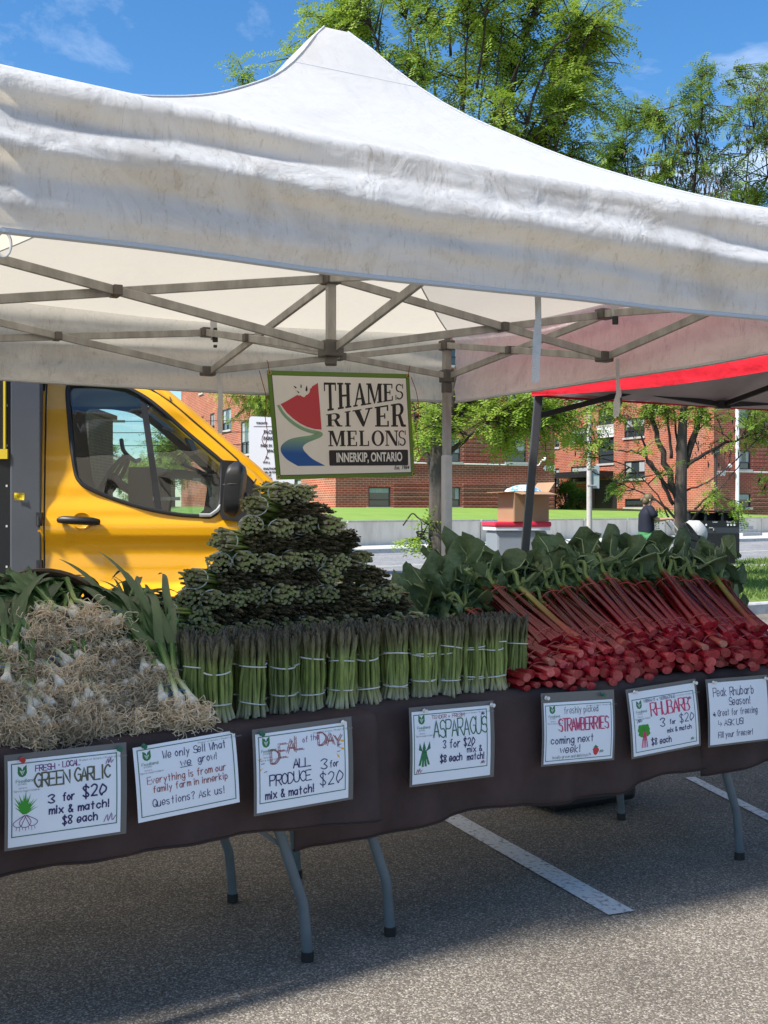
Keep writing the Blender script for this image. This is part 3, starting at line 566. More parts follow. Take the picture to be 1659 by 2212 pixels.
for k, (A, B, fo, nt, nr) in enumerate(((FL, FR, 1.55, 150, 60), (FR, BR, .7, 50, 20), (BR, BL, .8, 70, 26), (BL, FL, .8, 40, 20))):
    o = V((B-A).y, -(B-A).x, 0).normalized(); mb, h_ = valance(A-(B-A).normalized()*.03, B+(B-A).normalized()*.03, o, fo, nt, nr, k*3.+1)
    mb.build('valance', M_roof, tent, smooth=True, angle=180); hm.tube(h_, .009, 6)
hm.build('hem', M['hem'], tent, smooth=True)
Tz, Sz, Uz, Lz, UCz, LCz = H+1.0, H+.815, H+.965, H+.757, H+.99, H+.69
mid = lambda a, b: (a+b)/2
def bar(a, b, parent, mname='alu', w=.016, h=.036): MB().beam(a, b, w, h, mi=0).build('truss_bar', M[mname], parent, bevel=.003)
def pivot(p, parent, m='bracket', s=.03):
    MB().box(p, (s*1.2, s*1.6, s*1.3)).build('pivot', M[m], parent, bevel=.003)
def scissor(A, az, bz, Bp, uz, lz, parent, mname='alu', off=.014):
    n = V((Bp-A).y, -(Bp-A).x, 0).normalized()*off
    bar(at(A, az)+n, at(Bp, lz)+n, parent, mname); bar(at(A, bz)-n, at(Bp, uz)-n, parent, mname)
    ta = (az-bz)/((az-bz)+(uz-lz)); p = lerp(at(A, az), at(Bp, lz), ta); MB().beam(p-n*3, p+n*3, .034, .04).build('pivot', M['bracket'], parent, bevel=.003)
mids = {}
ins = {k: c+(CT-c).normalized()*.03 for k, c in dict(FL=FL, FR=FR, BR=BR, BL=BL).items()}
for a, b in (('FL', 'FR'), ('FR', 'BR'), ('BR', 'BL'), ('BL', 'FL')):
    m_ = mid(ins[a], ins[b]); mids[a+b] = m_
    scissor(ins[a], Tz, Sz, m_, Uz, Lz, tent); scissor(ins[b], Tz, Sz, m_, Uz, Lz, tent)
    for z in (Uz, Lz): MB().box(at(m_, z), (.075, .06, .05), Matrix.Rotation(R(28.7), 3, 'Z')).build('truss_bracket', M['bracket'], tent, bevel=.006)
for m_ in mids.values():
    scissor(CT, UCz, LCz, m_, Uz, Lz, tent)
MB().box(at(CT, UCz), (.07, .07, .055), Matrix.Rotation(R(28.7), 3, 'Z')).box(at(CT, UCz+.03), (.11, .11, .012)).build('truss_bracket', M['bracket'], tent, bevel=.006)
MB().box(at(CT, LCz), (.085, .085, .07), Matrix.Rotation(R(28.7), 3, 'Z')).box(at(CT, LCz-.05), (.05, .05, .04)).build('truss_bracket', M['bracket'], tent, bevel=.006)
MB().box(at(CT, (UCz+LCz)/2), (.036, .036, UCz-LCz), Matrix.Rotation(R(20), 3, 'Z')).tube([at(CT, UCz), at(CT, PEAK-.06)], .016, 8).build('center_pole', M['alu'], tent)
for k, c in ins.items():
    q = V(-.972, 2.80, 0) if k == 'FL' else c
    lg = MB().box(at(q, .86), (.05, .05, 1.70), Matrix.Rotation(R(28.7), 3, 'Z')).build('leg', M['alu_light'], tent, bevel=.005)
    MB().box(at(q, 2.04), (.04, .04, .7), Matrix.Rotation(R(28.7), 3, 'Z')).build('upper_leg', M['alu'], lg)
    MB().box(at(q, .012), (.11, .11, .02), Matrix.Rotation(R(28.7), 3, 'Z')).build('foot_plate', M['alu'], lg)
    MB().box(at(q, Sz), (.07, .07, .075), Matrix.Rotation(R(28.7), 3, 'Z')).box(at(q, Sz-.07), (.05, .05, .06), Matrix.Rotation(R(28.7), 3, 'Z')).build('slider', M['bracket'], lg, bevel=.006)
    MB().box(at(q, Tz), (.075, .075, .06), Matrix.Rotation(R(28.7), 3, 'Z')).box(at(q, Tz+.04), (.03, .03, .04)).build('corner_bracket', M['bracket'], lg, bevel=.006)
rg = MB(); rc = P(8, 528, 2.78); rg.tube([rc+V(.018*math.cos(a), 0, .03*math.sin(a)) for a in [2*PI*i/16 for i in range(17)]], .0035, 6); rg.build('tie_ring', M['alu_light'], tent, smooth=True)
# straps
def strap(px, w, parent, mname='strap', th=.002):
    mb = MB(); n = len(px); rows = []
    for k in (-1, 1):
        rows.append([p+V(k*w*f/2, .012*math.sin(i*1.3)*k, 0) for i, (p, f) in enumerate(px)])
    rows2 = [[p+V(0, th, 0) for p in r] for r in rows]
    mb.grid([rows[0], rows[1], rows2[1], rows2[0], rows[0]]); return mb.build('strap', M[mname], parent, smooth=True, angle=60)
ZF = 3.60
strap([(P(1162, 640, ZF), .9), (P(1163, 690, ZF), 1), (P(1160, 740, ZF), 1.35), (P(1158, 780, ZF), 1.), (P(1157, 826, ZF), .9)], .022, tent)
Zb = 6.13
s1 = strap([(P(461, 690, Zb), 1), (P(463, 735, Zb), 1)], .035, tent, 'hem'); bk_ = MB().box(P(465, 730, Zb-.01), (.028, .015, .045)).box(P(465, 712, Zb-.01), (.02, .012, .02)).box(P(465, 748, Zb-.01), (.02, .012, .015)).build('buckle', M['black'], s1, bevel=.003)
strap([(P(472, 806, Zb), .8), (P(475, 840, Zb), .9), (P(477, 862, Zb), 1.), (P(474, 905, Zb), 1.3), (P(476, 935, Zb), 1.2)], .022, tent, 'hem')
Zr = 5.50
s2 = strap([(P(1328, 660, Zr), 1), (P(1329, 700, Zr), 1)], .03, tent, 'hem'); MB().box(P(1329, 692, Zr-.01), (.028, .015, .04)).build('buckle', M['black'], s2, bevel=.003)
s3 = strap([(P(1334, 775, Zr), .8), (P(1335, 830, Zr), .9), (P(1337, 850, Zr), 1.2), (P(1332, 872, Zr), 1.3), (P(1331, 900, Zr), 1.)], .024, tent, 'strap'); MB().box(P(1341, 866, Zr), (.008, .02, .03)).build('buckle', M['black'], s3)
# unseen white tent added left of the frame so its roof shades the tables
u_, w_ = V(.877, .481, 0), V(-.481, .877, 0)
A_ = FL-u_*.16+w_*.0; n_c = [A_-u_*3.05, A_, A_+w_*3.05, A_-u_*3.05+w_*3.05]; n_ct = (n_c[0]+n_c[2])/2
nt_ = thing('market_tent', 'unseen white market tent added to shade the garlic end of the tables', 'tent', n_ct)
roof_mesh(n_c, n_ct, EDGE, PEAK, nt=10, nv=8).build('canopy', M_roof, nt_, smooth=True)
for k in range(4):
    A, B = n_c[k], n_c[(k+1) % 4]; o = V((B-A).y, -(B-A).x, 0).normalized(); MB().grid([[at(A, EDGE)+o*.03, at(B, EDGE)+o*.03], [at(A, HEM)+o*.04, at(B, HEM)+o*.04]]).build('valance', M_roof, nt_)
    if k not in (1,): MB().box(at(lerp(A, n_ct, .02), 1.2), (.05, .05, 2.4)).build('leg', M['alu_light'], nt_)
# red tent on the right
Lc = V(.96, 7.2, 0); rc_ = [Lc-w_*3.05, Lc-w_*3.05+u_*3.05, Lc+u_*3.05, Lc]; rct = (rc_[0]+rc_[2])/2
rtn = thing('market_tent', 'red canopy tent with silver lining and dark leg, right of the rhubarb', 'tent', rct)
RE, RH = H+.785, H+.725
rm = roof_mesh(rc_, rct, RE, H+1.75, ex=1.15, nt=16, nv=10); o = rm.build('canopy', M['redcanvas'], rtn, smooth=True, angle=60)
rm2 = roof_mesh(rc_, rct, RE-.012, H+1.73, ex=1.15, nt=12, nv=8, over=.02); rm2.build('lining', M['redlining'], rtn, smooth=True, angle=60)
for k in range(4):
    A, B = rc_[k], rc_[(k+1) % 4]; o = V((B-A).y, -(B-A).x, 0).normalized(); sg_ = .055 if k == 3 else .0
    n = 30; rows = [[at(lerp(A, B, i/n), lerp(RE+.005, RH, j/5)-sg_*math.sin(PI*i/n)*(.75+.25*j/5))+o*(.045+.012*noise.noise(V(i*.6, j*.8, k))) for i in range(n+1)] for j in range(6)]
    MB().grid(rows).build('valance', M['redcanvas'], rtn, smooth=True)
    MB().grid([[p-o*.006 for p in r] for r in rows[:5]]).build('valance_lining', M['redlining'], rtn, smooth=True)
mL = Lc+u_*1.525-w_*.06
for a, b in ((at(Lc, H+.86), at(mL, H+.735)), (at(Lc, H+.60), at(mL, H+.99)), (at(Lc+u_*3.05, H+.86), at(mL, H+.735)), (at(mL, H+.735), at(rct, H+1.02)), (at(Lc+u_*3.05, H+.6), at(mL, H+.99))): bar(a, b, rtn, 'black', .02, .035)
MB().box(at(mL, H+.735), (.09, .06, .05)).build('truss_bracket', M['black'], rtn)
ft = P(1100, 1578, 7.2); ft.z = 0
MB().beam(ft, P(1164, 850, 7.2), .05, .05).build('leg', mat('charcoal_leg', (.045, .045, .05), .4), rtn, bevel=.006)
for c in rc_[:3]: MB().box(at(lerp(c, rct, .02), 1.05), (.05, .05, 2.1)).build('leg', M['bracket'], rtn)
# ================================================================ TABLES AND CLOTHS
class Frame:
    def __init__(s, o, ang): s.o = V(*o, 0); s.d = V(math.cos(R(ang)), math.sin(R(ang)), 0); s.n = V(-s.d.y, s.d.x, 0); s.ang = ang
    def p(s, a, b, z): q = s.o+s.d*a+s.n*b; q.z = z; return q
    def along(s, px, b): k = (px-CX)/FPX; q = s.o+s.n*b; return (q.x-k*q.y)/(k*s.d.y-s.d.x)
    def hit(s, px, py, b=0.): a = s.along(px, b); q = s.p(a, b, 0); return a, H+(CY-py)/FPX*q.y
    def M3(s): return Matrix((s.d, s.n, V(0, 0, 1))).transposed()
F1, F2 = Frame((-.7127, 3.131), 29.3), Frame((.094, 3.735), 30.5)
def table(F, a0, a1, label, b0=.05, lean=(1, -1)):
    t = thing('folding_table', label, 'folding table', F.p((a0+a1)/2, .4, 0), group='folding tables under brown cloths')
    MB().box(F.p((a0+a1)/2, .41, .727), (a1-a0, .74, .04), F.M3()).build('tabletop', M['plastic_top'], t, bevel=.012)
    for e, s in ((a0 if lean[0] > 0 else a0+.24, lean[0]), (a1, lean[1])):
        for b in (b0, .70):
            pts = [F.p(e+s*.31, b+.02, .705), F.p(e+s*.24, b+.015, .5), F.p(e+s*.17, b, .28), F.p(e+s*.135, b, .18), F.p(e+s*.125, b, .09), F.p(e+s*.12, b, .022)]
            lg = MB().tube(smooth_pts(pts[:4], 3)+pts[4:], .0165, 12).build('leg', M['steel_leg'], t, smooth=True)
            MB().tube([F.p(e+s*.12, b, .03), F.p(e+s*.12, b, .001)], .02, 12).build('foot_cap', M['black'], lg, smooth=True)
        MB().tube([F.p(e+s*.22, b0, .44), F.p(e+s*.22, .70, .44)], .012, 8).build('crossbar', M['steel_leg'], t, smooth=True)
        MB().beam(F.p(e+s*.78, .38, .70), F.p(e+s*.21, .30, .42), .03, .012).build('brace', M['steel_leg'], t); MB().beam(F.p(e+s*.2, b0+.03, .36), F.p(e+s*.62, .2, .69), .022, .012).build('brace', M['steel_leg'], t)
table(F1, -1.11, .72, 'folding table under the garlic, its bent grey legs showing below the cloth', .09); table(F2, -.195, 1.65, 'folding table under the rhubarb with bent grey legs at both ends', .02, (-1, -1))
def cloth(F, a0, a1, hemf, label, seed, zt=.752, b_front=0., ends=(0, 0)):
    na = int((a1-a0)/.02); rows = []
    prof = [(.82, zt), (.6, zt), (.4, zt), (.2, zt), (.06, zt), (.02, zt), (.004, zt-.004), (-.008, zt-.016), (-.012, zt-.035)]; nd = 14
    for bq, z in prof: rows.append([F.p(a0+(a1-a0)*i/na, bq+b_front, z+.002*noise.noise(V(i*.2, bq*6, seed))) for i in range(na+1)])
    for j in range(1, nd+1):
        r = j/nd; row = []
        for i in range(na+1):
            a = a0+(a1-a0)*i/na; hz = hemf(a); z = lerp(zt-.035, hz, r); w__ = (.014*math.sin(a*11+seed)+.011*math.sin(a*23+seed*2+r)+.026*noise.noise(V(a*4.5, seed, r*1.3))+.010*noise.noise(V(a*15, seed, r*3)))*r**.9
            row.append(F.p(a, -.012+b_front-w__-.006*r, z))
        rows.append(row)
    t = tag(MB().grid(rows).build('tablecloth', M['cloth'], None, smooth=True, angle=180), label, 'tablecloth', 'brown tablecloths')
    s = t.modifiers.new('thick', 'SOLIDIFY'); s.thickness = .003
    hm_ = MB(); hm_.tube([p+V(0, -.002, .006) for p in rows[-1]], .0035, 5); hm_.build('hem_stitching', mat('cloth_hem', (.022, .016, .017), .9), t, smooth=True)
    return t
cloth(F1, -1.2, .785, lambda a: .435+.006*math.sin(a*5), 'dark brown tablecloth hanging under the garlic and the left price signs', 1.)
cloth(F2, -.44, 1.325, lambda a: interp([(-.44, .335), (-.05, .345), (.3, .368), (.6, .346), (.85, .345), (1.0, .375), (1.1, .392), (1.33, .38)], a), 'dark brown tablecloth hanging below the asparagus and strawberry signs', 2.7, zt=.756)
cloth(F2, 1.30, 1.80, lambda a: .367-.01*math.sin(a*6), 'dark brown tablecloth at the right end under the freezing tip sign', 4.4, zt=.752, b_front=.014)
bt_ = G(1300, 1751); bt_ = bt_+F2.n*.2; t = thing('storage_bin', 'dark bin in the shade under the rhubarb table', 'storage bin', bt_)
MB().box(bt_+V(0, 0, .16), (.50, .34, .30), F2.M3()).build('tub', M['black'], t, bevel=.03); MB().box(bt_+V(0, 0, .325), (.53, .37, .03), F2.M3()).build('lid', mat('navy_lid', (.012, .014, .035), .5), t, bevel=.01)
# ================================================================ BANNER
ba, bb = P(577, 800, 6.28), P(884, 808, 6.72); bn = thing('shop_banner', 'green bordered farm banner with watermelon and river logo hung from the rear truss', 'banner', (ba+bb)/2)
bw = (bb-ba).length; bh = .598; ux = (bb-ba).normalized(); uz = (V(0, 0, 1)-ux*ux.z).normalized()+V(-.005, 0, 0); un = ux.cross(uz)*-1.
un = V(ux.y, -ux.x, 0).normalized()     # towards the viewer
def bp_(x, y, d=0.):       # banner coordinates: x 0..1 across, y 0..1 down
    return ba+ux*(x*bw)-uz*(y*bh)+V(ux.x, ux.y, 0)*(.032*y*(1-.6*x))+un*d
M['ban_w'] = mat('banner_white_vinyl', (.78, .745, .69), .5, .03, 4.); M['ban_g'] = mat('banner_green', (.105, .20, .018), .5); M['melon'] = mat('melon_red', (.52, .045, .06), .5); M['rind'] = mat('rind_green', (.21, .37, .22), .5); M['k'] = mat('banner_black', (.012, .010, .010), .5)
def patch(poly, d, m, name='logo', th=.0006, sub=1):
    mb = MB(); mb.prism(poly, d, d+th, lambda x, y, z: bp_(x, y, z)); return mb.build(name, M[m] if isinstance(m, str) else m, bn)
n = 12
fr_ = MB(); fr_.grid([[bp_(i/n, j/n, 0) for i in range(n+1)] for j in range(n+1)]); fr_.grid([[bp_(i/n, j/n, -.004) for i in range(n+1)] for j in range(n+1)]); fr_.build('border', M['ban_g'], bn)
def rectgrid(x0, x1, y0, y1, d, m, name):
    return MB().grid([[bp_(lerp(x0, x1, i/n), lerp(y0, y1, j/n), d) for i in range(n+1)] for j in range(n+1)]).build(name, M[m], bn)
rectgrid(.026, .974, .040, .962, .0012, 'k', 'edge_line'); rectgrid(.029, .971, .044, .958, .0018, 'ban_w', 'panel')
# zoomed photo coordinates (crop 540,790 x4.1475) -> banner x, y
def bz(zx, zy):
    yl = 95+(1095-95)*1.0; # corners TL(185,95) TR(1487,125) BL(228,1095) BR(1527,1048)
    x0, x1 = 185, 1487; y = .5
    for _ in range(6):
        xl = 185+43*y; xr = 1487+40*y; x = (zx-xl)/(xr-xl); t0 = 95+30*x; t1 = 1095-47*x; y = (zy-t0)/(t1-t0)
    return (x, y)
patch([bz(*p) for p in [(288, 403), (350, 370), (430, 322), (440, 318), (455, 325), (465, 320), (475, 330), (490, 337), (505, 335), (515, 318), (528, 316), (545, 300), (553, 280), (552, 262), (568, 252), (572, 240), (625, 208), (636, 430), (645, 632), (580, 628), (515, 608), (450, 575), (390, 530), (340, 480)]], .0024, 'melon', 'melon_slice')
rv_l = [(255, 415), (300, 500), (370, 575), (450, 630), (530, 662), (600, 678), (520, 690), (420, 705), (345, 728), (290, 770), (272, 812), (285, 860), (330, 912), (420, 967)]
rv_r = [(278, 408), (320, 482), (385, 548), (460, 600), (540, 632), (625, 648), (655, 668), (645, 695), (590, 722), (520, 750), (478, 780), (472, 810), (500, 850), (560, 905), (668, 962)]
rl = smooth_pts([V(*p, 0) for p in rv_l], 5); rr_ = smooth_pts([V(*p, 0) for p in rv_r], 5)
def resample(pts, n):
    L = [0]
    for a, b in zip(pts, pts[1:]): L.append(L[-1]+(b-a).length)
    out = []; k = 0
    for i in range(n):
        s = L[-1]*i/(n-1)
        while k < len(L)-2 and L[k+1] < s: k += 1
        out.append(lerp(pts[k], pts[k+1], (s-L[k])/max(1e-9, L[k+1]-L[k])))
    return out
A_, B_ = resample(rl, 60), resample(rr_, 60)
mriv = mat('river_gradient', (.1, .2, .4), .5); nt, L, b = nodes(mriv); tc = N(nt, 'ShaderNodeTexCoord'); sp = N(nt, 'ShaderNodeSeparateXYZ'); L(tc.outputs['Object'], sp.inputs[0]); cr = N(nt, 'ShaderNodeValToRGB')
zr = lambda zy: bp_(.2, bz(400, zy)[1]).z-bn.location.z
mr = N(nt, 'ShaderNodeMapRange', ins={'From Min': zr(880), 'From Max': zr(690)}); L(sp.outputs[2], mr.inputs[0]); L(mr.outputs[0], cr.inputs[0])
cr.color_ramp.elements[0].color = (.005, .085, .34, 1); cr.color_ramp.elements[0].position = .15; cr.color_ramp.elements[1].color = (.21, .37, .22, 1); cr.color_ramp.elements[1].position = .95; L(cr.outputs[0], b.inputs['Base Color'])
rm_ = MB(); rm_.grid([[bp_(*bz(p.x, p.y), .0024) for p in A_], [bp_(*bz(p.x, p.y), .0024) for p in B_]]); rm_.build('river', mriv, bn)
for cx_, cy_, an, l in ((420, 245, -48, 17), (474, 236, 0, 18), (522, 258, 5, 26), (445, 290, -40, 15)):
    pts = []
    for k in range(14):
        a = 2*PI*k/14; x = .5*l*math.sin(a)*(.55+.45*(-math.cos(a)) if math.cos(a) < 0 else .55-.35*math.cos(a)); y = -l*math.cos(a); ca, sa = math.cos(R(an)), math.sin(R(an)); pts.append(bz(cx_+x*ca-y*sa, cy_+x*sa+y*ca))
    patch(pts, .0024, 'k', 'seed')
# slab-serif lettering from rectangles and bars, warped between a top and a bottom line
def slab(ch):
    T = .17; S = .13; w = .30     # stem, serif height, ...
    def R_(x0, y0, x1, y1): return [(x0, y0), (x1, y0), (x1, y1), (x0, y1)]
    def foot(x0, x1, y): return R_(x0, y, x1, y+.07) if y < .5 else R_(x0, y-.07, x1, y)
    stem = .24
    def arc(cx, cy, rx, ry, a0, a1, tx, ty, n=10):
        o_ = []; i_ = []
        for k in range(n+1):
            a = R(lerp(a0, a1, k/n)); o_.append((cx+rx*math.cos(a), cy+ry*math.sin(a))); i_.append((cx+(rx-tx)*math.cos(a), cy+(ry-ty)*math.sin(a)))
        return [[o_[k], o_[k+1], i_[k+1], i_[k]] for k in range(n)]
    if ch == 'T': return [R_(.38, .0, .62, 1), foot(.24, .76, 0), R_(0, .92, 1, 1), R_(0, .70, .09, .93), R_(.91, .70, 1, .93)]
    if ch == 'H': return [R_(.1, 0, .34, 1), R_(.66, 0, .9, 1), R_(.3, .46, .7, .54), foot(0, .44, 0), foot(.56, 1, 0), foot(0, .44, 1), foot(.56, 1, 1)]
    if ch == 'A': return [[(.08, 0), (.20, 0), (.52, .86), (.46, 1)], [(.46, 1), (.60, 1), (.96, 0), (.68, 0)], R_(.28, .28, .72, .35), foot(0, .34, 0), foot(.58, 1.02, 0)]
    if ch == 'M': return [R_(.09, 0, .18, 1), R_(.74, 0, .93, 1), [(.1, 1), (.30, 1), (.52, .2), (.46, 0)], [(.46, 0), (.52, 0), (.82, 1), (.72, 1)], foot(0, .28, 0), foot(.66, 1, 0), foot(0, .25, 1), foot(.76, 1, 1)]
    if ch == 'E': return [R_(.12, 0, .38, 1), R_(.02, 0, .92, .07), R_(.02, .93, .9, 1), R_(.3, .47, .68, .54), R_(.82, .05, .92, .27), R_(.80, .73, .9, .95), R_(.62, .38, .70, .63)]
    if ch == 'S': return arc(.47, .74, .38, .27, 35, 270, .15, .075)+arc(.50, .265, .40, .275, 90, -150, .17, .08)+[R_(.80, .70, .89, 1.0), R_(.06, 0, .15, .32)]
    if ch == 'R': return [R_(.1, 0, .34, 1), foot(0, .46, 0), R_(.0, .93, .5, 1), R_(.3, .46, .55, .53)]+arc(.5, .73, .36, .27, 90, -90, .22, .07)+[[(.46, .5), (.66, .5), (.86, .1), (.66, .02)], [(.66, .02), (.86, .1), (1., .08), (1.0, 0), (.8, -.01)]]
    if ch == 'I': return [R_(.3, 0, .7, 1), foot(.1, .9, 0), foot(.1, .9, 1)]
    if ch == 'V': return [[(.08, 1), (.36, 1), (.60, .25), (.50, 0)], [(.50, 0), (.58, 0), (.94, 1), (.84, 1)], foot(0, .46, 1), foot(.66, 1.03, 1)]
    if ch == 'L': return [R_(.12, 0, .38, 1), foot(.02, .5, 1), R_(.02, 0, .92, .07), R_(.82, .05, .92, .33)]
    if ch == 'O': return arc(.5, .5, .48, .51, 0, 360, .22, .07, 26)
    if ch == 'N': return [R_(.09, 0, .17, 1), R_(.82, 0, .9, 1), [(.09, 1), (.34, 1), (.9, .12), (.9, 0), (.74, 0)], foot(0, .28, 0), foot(.70, 1, 1), foot(0, .25, 1)]
def slabword(word, xs, top, bot, name):
    mb = MB(); k = 0
    for ch, (x0, x1) in zip(word, xs):
        for poly in slab(ch):
            pts = []
            for i, (a, c) in enumerate(poly):
                zx = lerp(x0, x1, a); y0 = lerp(top[0], top[1], (zx-675)/770); y1 = lerp(bot[0], bot[1], (zx-675)/770); pts.append(bz(zx, lerp(y1, y0, c)))
            k += 1; dz = .0024+(k % 7)*.00004; mb.add([bp_(x, y, dz) for x, y in pts], [tuple(range(len(pts)))])
    return mb.build(name, M['k'], bn)
slabword('THAMES', [(678, 788), (800, 925), (944, 1066), (1070, 1222), (1226, 1330), (1342, 1432)], (203, 216), (468, 345), 'lettering')
slabword('RIVER', [(690, 838), (855, 922), (934, 1118), (1142, 1290), (1300, 1445)], (497, 378), (604, 601), 'lettering')
slabword('MELONS', [(703, 862), (872, 978), (988, 1092), (1106, 1232), (1240, 1368), (1362, 1450)], (643, 634), (785, 773), 'lettering')
def rrect(x0, y0, x1, y1, r, n=4):
    out = []
    for cx_, cy_, a0 in ((x1-r, y1-r, 0), (x0+r, y1-r, 90), (x0+r, y0+r, 180), (x1-r, y0+r, 270)):
        for k in range(n+1): a = R(a0+90*k/n); out.append((cx_+r*math.cos(a), cy_+r*math.sin(a)))
    return out
rb = [bz(x, y-(x-706)/755*12) for x, y in rrect(706, 820, 1461, 962, 12)]; patch(rb, .0022, 'k', 'name_plate')
def place_text(o, p, xv, yv):      # put a text mesh (in x/y) into the world at p
    zv = xv.cross(yv); Mx = Matrix((xv, yv, zv)).transposed().to_4x4(); Mx.translation = p-(o.parent.location if o.parent else V(0, 0, 0)); o.matrix_basis = Mx; o.data.transform(Mx); o.matrix_basis = Matrix.Identity(4)
tx = text_mesh('INNERKIP, ONTARIO', .072, M['white_ink'], 'lettering', bn, bold=.0022, sx=.64); mid_ = bz(1086, 884); place_text(tx, bp_(*mid_, .0045), ux, uz)
me = tx.data; wtx = max((v.co-me.vertices[0].co).dot(ux) for v in me.vertices)
tx = text_mesh('Est. 1984', .030, M['k'], 'lettering', bn, sx=.9, shear=.25, bold=.0004); place_text(tx, bp_(*bz(1394, 972), .004), ux, uz)
g_ = MB()
for x, y in ((.012, .022), (.988, .022), (.012, .978), (.988, .978)):
    c = bp_(x, y, .003); g_.tube([c+ux*(.009*math.cos(a))+uz*(.009*math.sin(a)) for a in [2*PI*i/12 for i in range(13)]], .003, 6)
g_.build('grommets', mat('brass_grommet', (.55, .4, .15), .35, metal=1), bn, smooth=True)
cd_ = MB(); mcd = mat('red_brown_cord', (.22, .03, .025), .8)
for pts in ([bp_(.012, .022, .004), P(579, 785, 6.27), P(576, 778, 6.27)], [bp_(.988, .022, .004), P(884, 797, 6.71), P(886, 790, 6.71)],
            [P(560, 800, 6.25), P(568, 830, 6.24), P(575, 860, 6.24), P(573, 900, 6.24), P(578, 940, 6.24), P(572, 965, 6.24)], [P(574, 930, 6.24), P(566, 950, 6.24), P(578, 975, 6.24), P(570, 1000, 6.24)], [P(888, 815, 6.7), P(900, 850, 6.7), P(905, 895, 6.7), P(898, 930, 6.7), P(907, 985, 6.7)]): cd_.tube(smooth_pts(pts, 4), .0022, 5)
cd_.build('cords', mcd, bn, smooth=True)
# ================================================================ YELLOW TRUCK
ZT = 6.6; WT = 2.0; kx = 1/(2.676*1.017)
def TD(zx, zy): return (zx*kx, (zy/2.676+800)/1.017)
TS = .20; TN = V(-TS, 1, 0).normalized(); TT = V(1, TS, 0).normalized(); Z0T = ZT*(1+TS*.2755)   # the truck stands at a slight angle
def TP(zx, zy, off=0.): x, y = TD(zx, zy); k = (x-CX)/FPX; p = P(x, y, Z0T/(1-TS*k)); return p+TN*off
M['yellow'] = mat('yellow_truck_paint', (.90, .43, .004), .28, .015, 1.5, coat=.6, spec=.5)
M['trim'] = mat('black_trim', (.014, .014, .016), .5, .1, 30.); M['inner'] = mat('grey_interior_trim', (.10, .10, .095), .7); M['dash'] = mat('dark_dashboard', (.018, .02, .02), .6)
M['cglass'] = glass('cab_glass', (.66, .80, .80), .06); M['boxgrey'] = mat('grey_box_paint', (.085, .092, .105), .45, .08, 3.)
trk = thing('delivery_truck', 'bright yellow cab delivery truck parked behind the tent', 'truck', V(TP(900, 0).x, ZT+1, 0))
top_t = [(250, 30), (500, 36), (700, 55), (840, 82), (925, 120), (1065, 238), (1200, 352), (1300, 445), (1400, 532), (1500, 614), (1640, 760), (1800, 826), (1965, 890), (2027, 938), (2063, 1005)]
def lin(tab, x):
    for (a, b), (c, d) in zip(tab, tab[1:]):
        if x <= c: return b+(d-b)*max(0, (x-a))/(c-a)
    return tab[-1][1]
WIN = [(388, 150), (396, 112), (425, 97), (520, 96), (600, 100), (680, 112), (750, 130), (850, 184), (950, 262), (1100, 397), (1200, 482), (1290, 560), (1306, 590), (1300, 760), (1285, 850), (1240, 893), (1170, 893), (1050, 884), (900, 858), (750, 818), (620, 773), (520, 728), (470, 690), (442, 630), (415, 450), (400, 300)]
WU = [(388, 150), (396, 112), (425, 97), (520, 96), (600, 100), (680, 112), (750, 130), (850, 184), (950, 262), (1100, 397), (1200, 482), (1290, 560), (1306, 700)]
WL = [(388, 150), (400, 300), (415, 450), (442, 630), (470, 690), (520, 728), (620, 773), (750, 818), (900, 858), (1050, 884), (1170, 893), (1240, 893), (1285, 850), (1306, 700)]
prof = [(0, .16), (300, .085), (600, .03), (760, .006), (880, -.020), (960, -.036), (1005, -.034), (1050, -.012), (1110, -.006), (1200, -.012), (1280, -.018), (1320, -.040), (1372, -.055), (1500, -.05)]
def skin_off(zx, zy, zt):
    o = interp(prof, zy)
    v = (zy-zt)/60.
    if v < 1: o += .075*(1-max(v, 0))**2.2
    if 1040 < zy < 1372 and zx > 700:      # sculpted flare towards the front wheel arch
        edge = 1345-max(0, (zx-1000))*.62; o -= .022/(1+math.exp(-(zy-edge)/22.))*min(1, (zx-700)/250)
    if zx > 1750: o += .38*((zx-1750)/313.)**2.1
    return o
def sill(zx):
    if 1330 < zx < 1930: return 1372-(math.sqrt(max(0, 1-((zx-1630)/300)**2)))*280
    return 1372
def skin(xs, part, far=False, nv=22):
    rows = []
    for zx in xs:
        zt = lin(top_t, zx); col = []
        if part == 'low': a = lin(WL, zx) if 388 <= zx <= 1306 else (150 if zx < 388 else lerp(700, lin(top_t, zx), min(1, (zx-1306)/330))); b = sill(zx); a = max(a, zt+.0)
        else: a = zt; b = lin(WU, zx) if 388 <= zx <= 1306 else (150 if zx < 388 else lerp(700, zt, min(1, (zx-1306)/330))); b = max(b, zt)
        for j in range(nv+1):
            v = j/nv; v = v if part == 'low' else v; zy = lerp(a, b, v)
            o = skin_off(zx, zy, zt); col.append(TP(zx, zy, o if not far else WT-o))
        rows.append(col)
    return rows
xs_of = lambda a, b, st=14: [a+(b-a)*i/max(1, round((b-a)/st)) for i in range(max(1, round((b-a)/st))+1)]
dx_ = xs_of(262, 380, 16)+xs_of(388, 470, 4)+xs_of(480, 1280, 14)+xs_of(1284, 1306, 3)+xs_of(1320, 1425, 12)
body = MB(); body.grid(skin(xs_of(225, 262, 6), 'low')); body.grid(skin(xs_of(225, 262, 6), 'up')); body.grid(skin(xs_of(1425, 2063, 12), 'low', nv=26)); body.grid(skin(xs_of(1425, 1640, 12), 'up'))
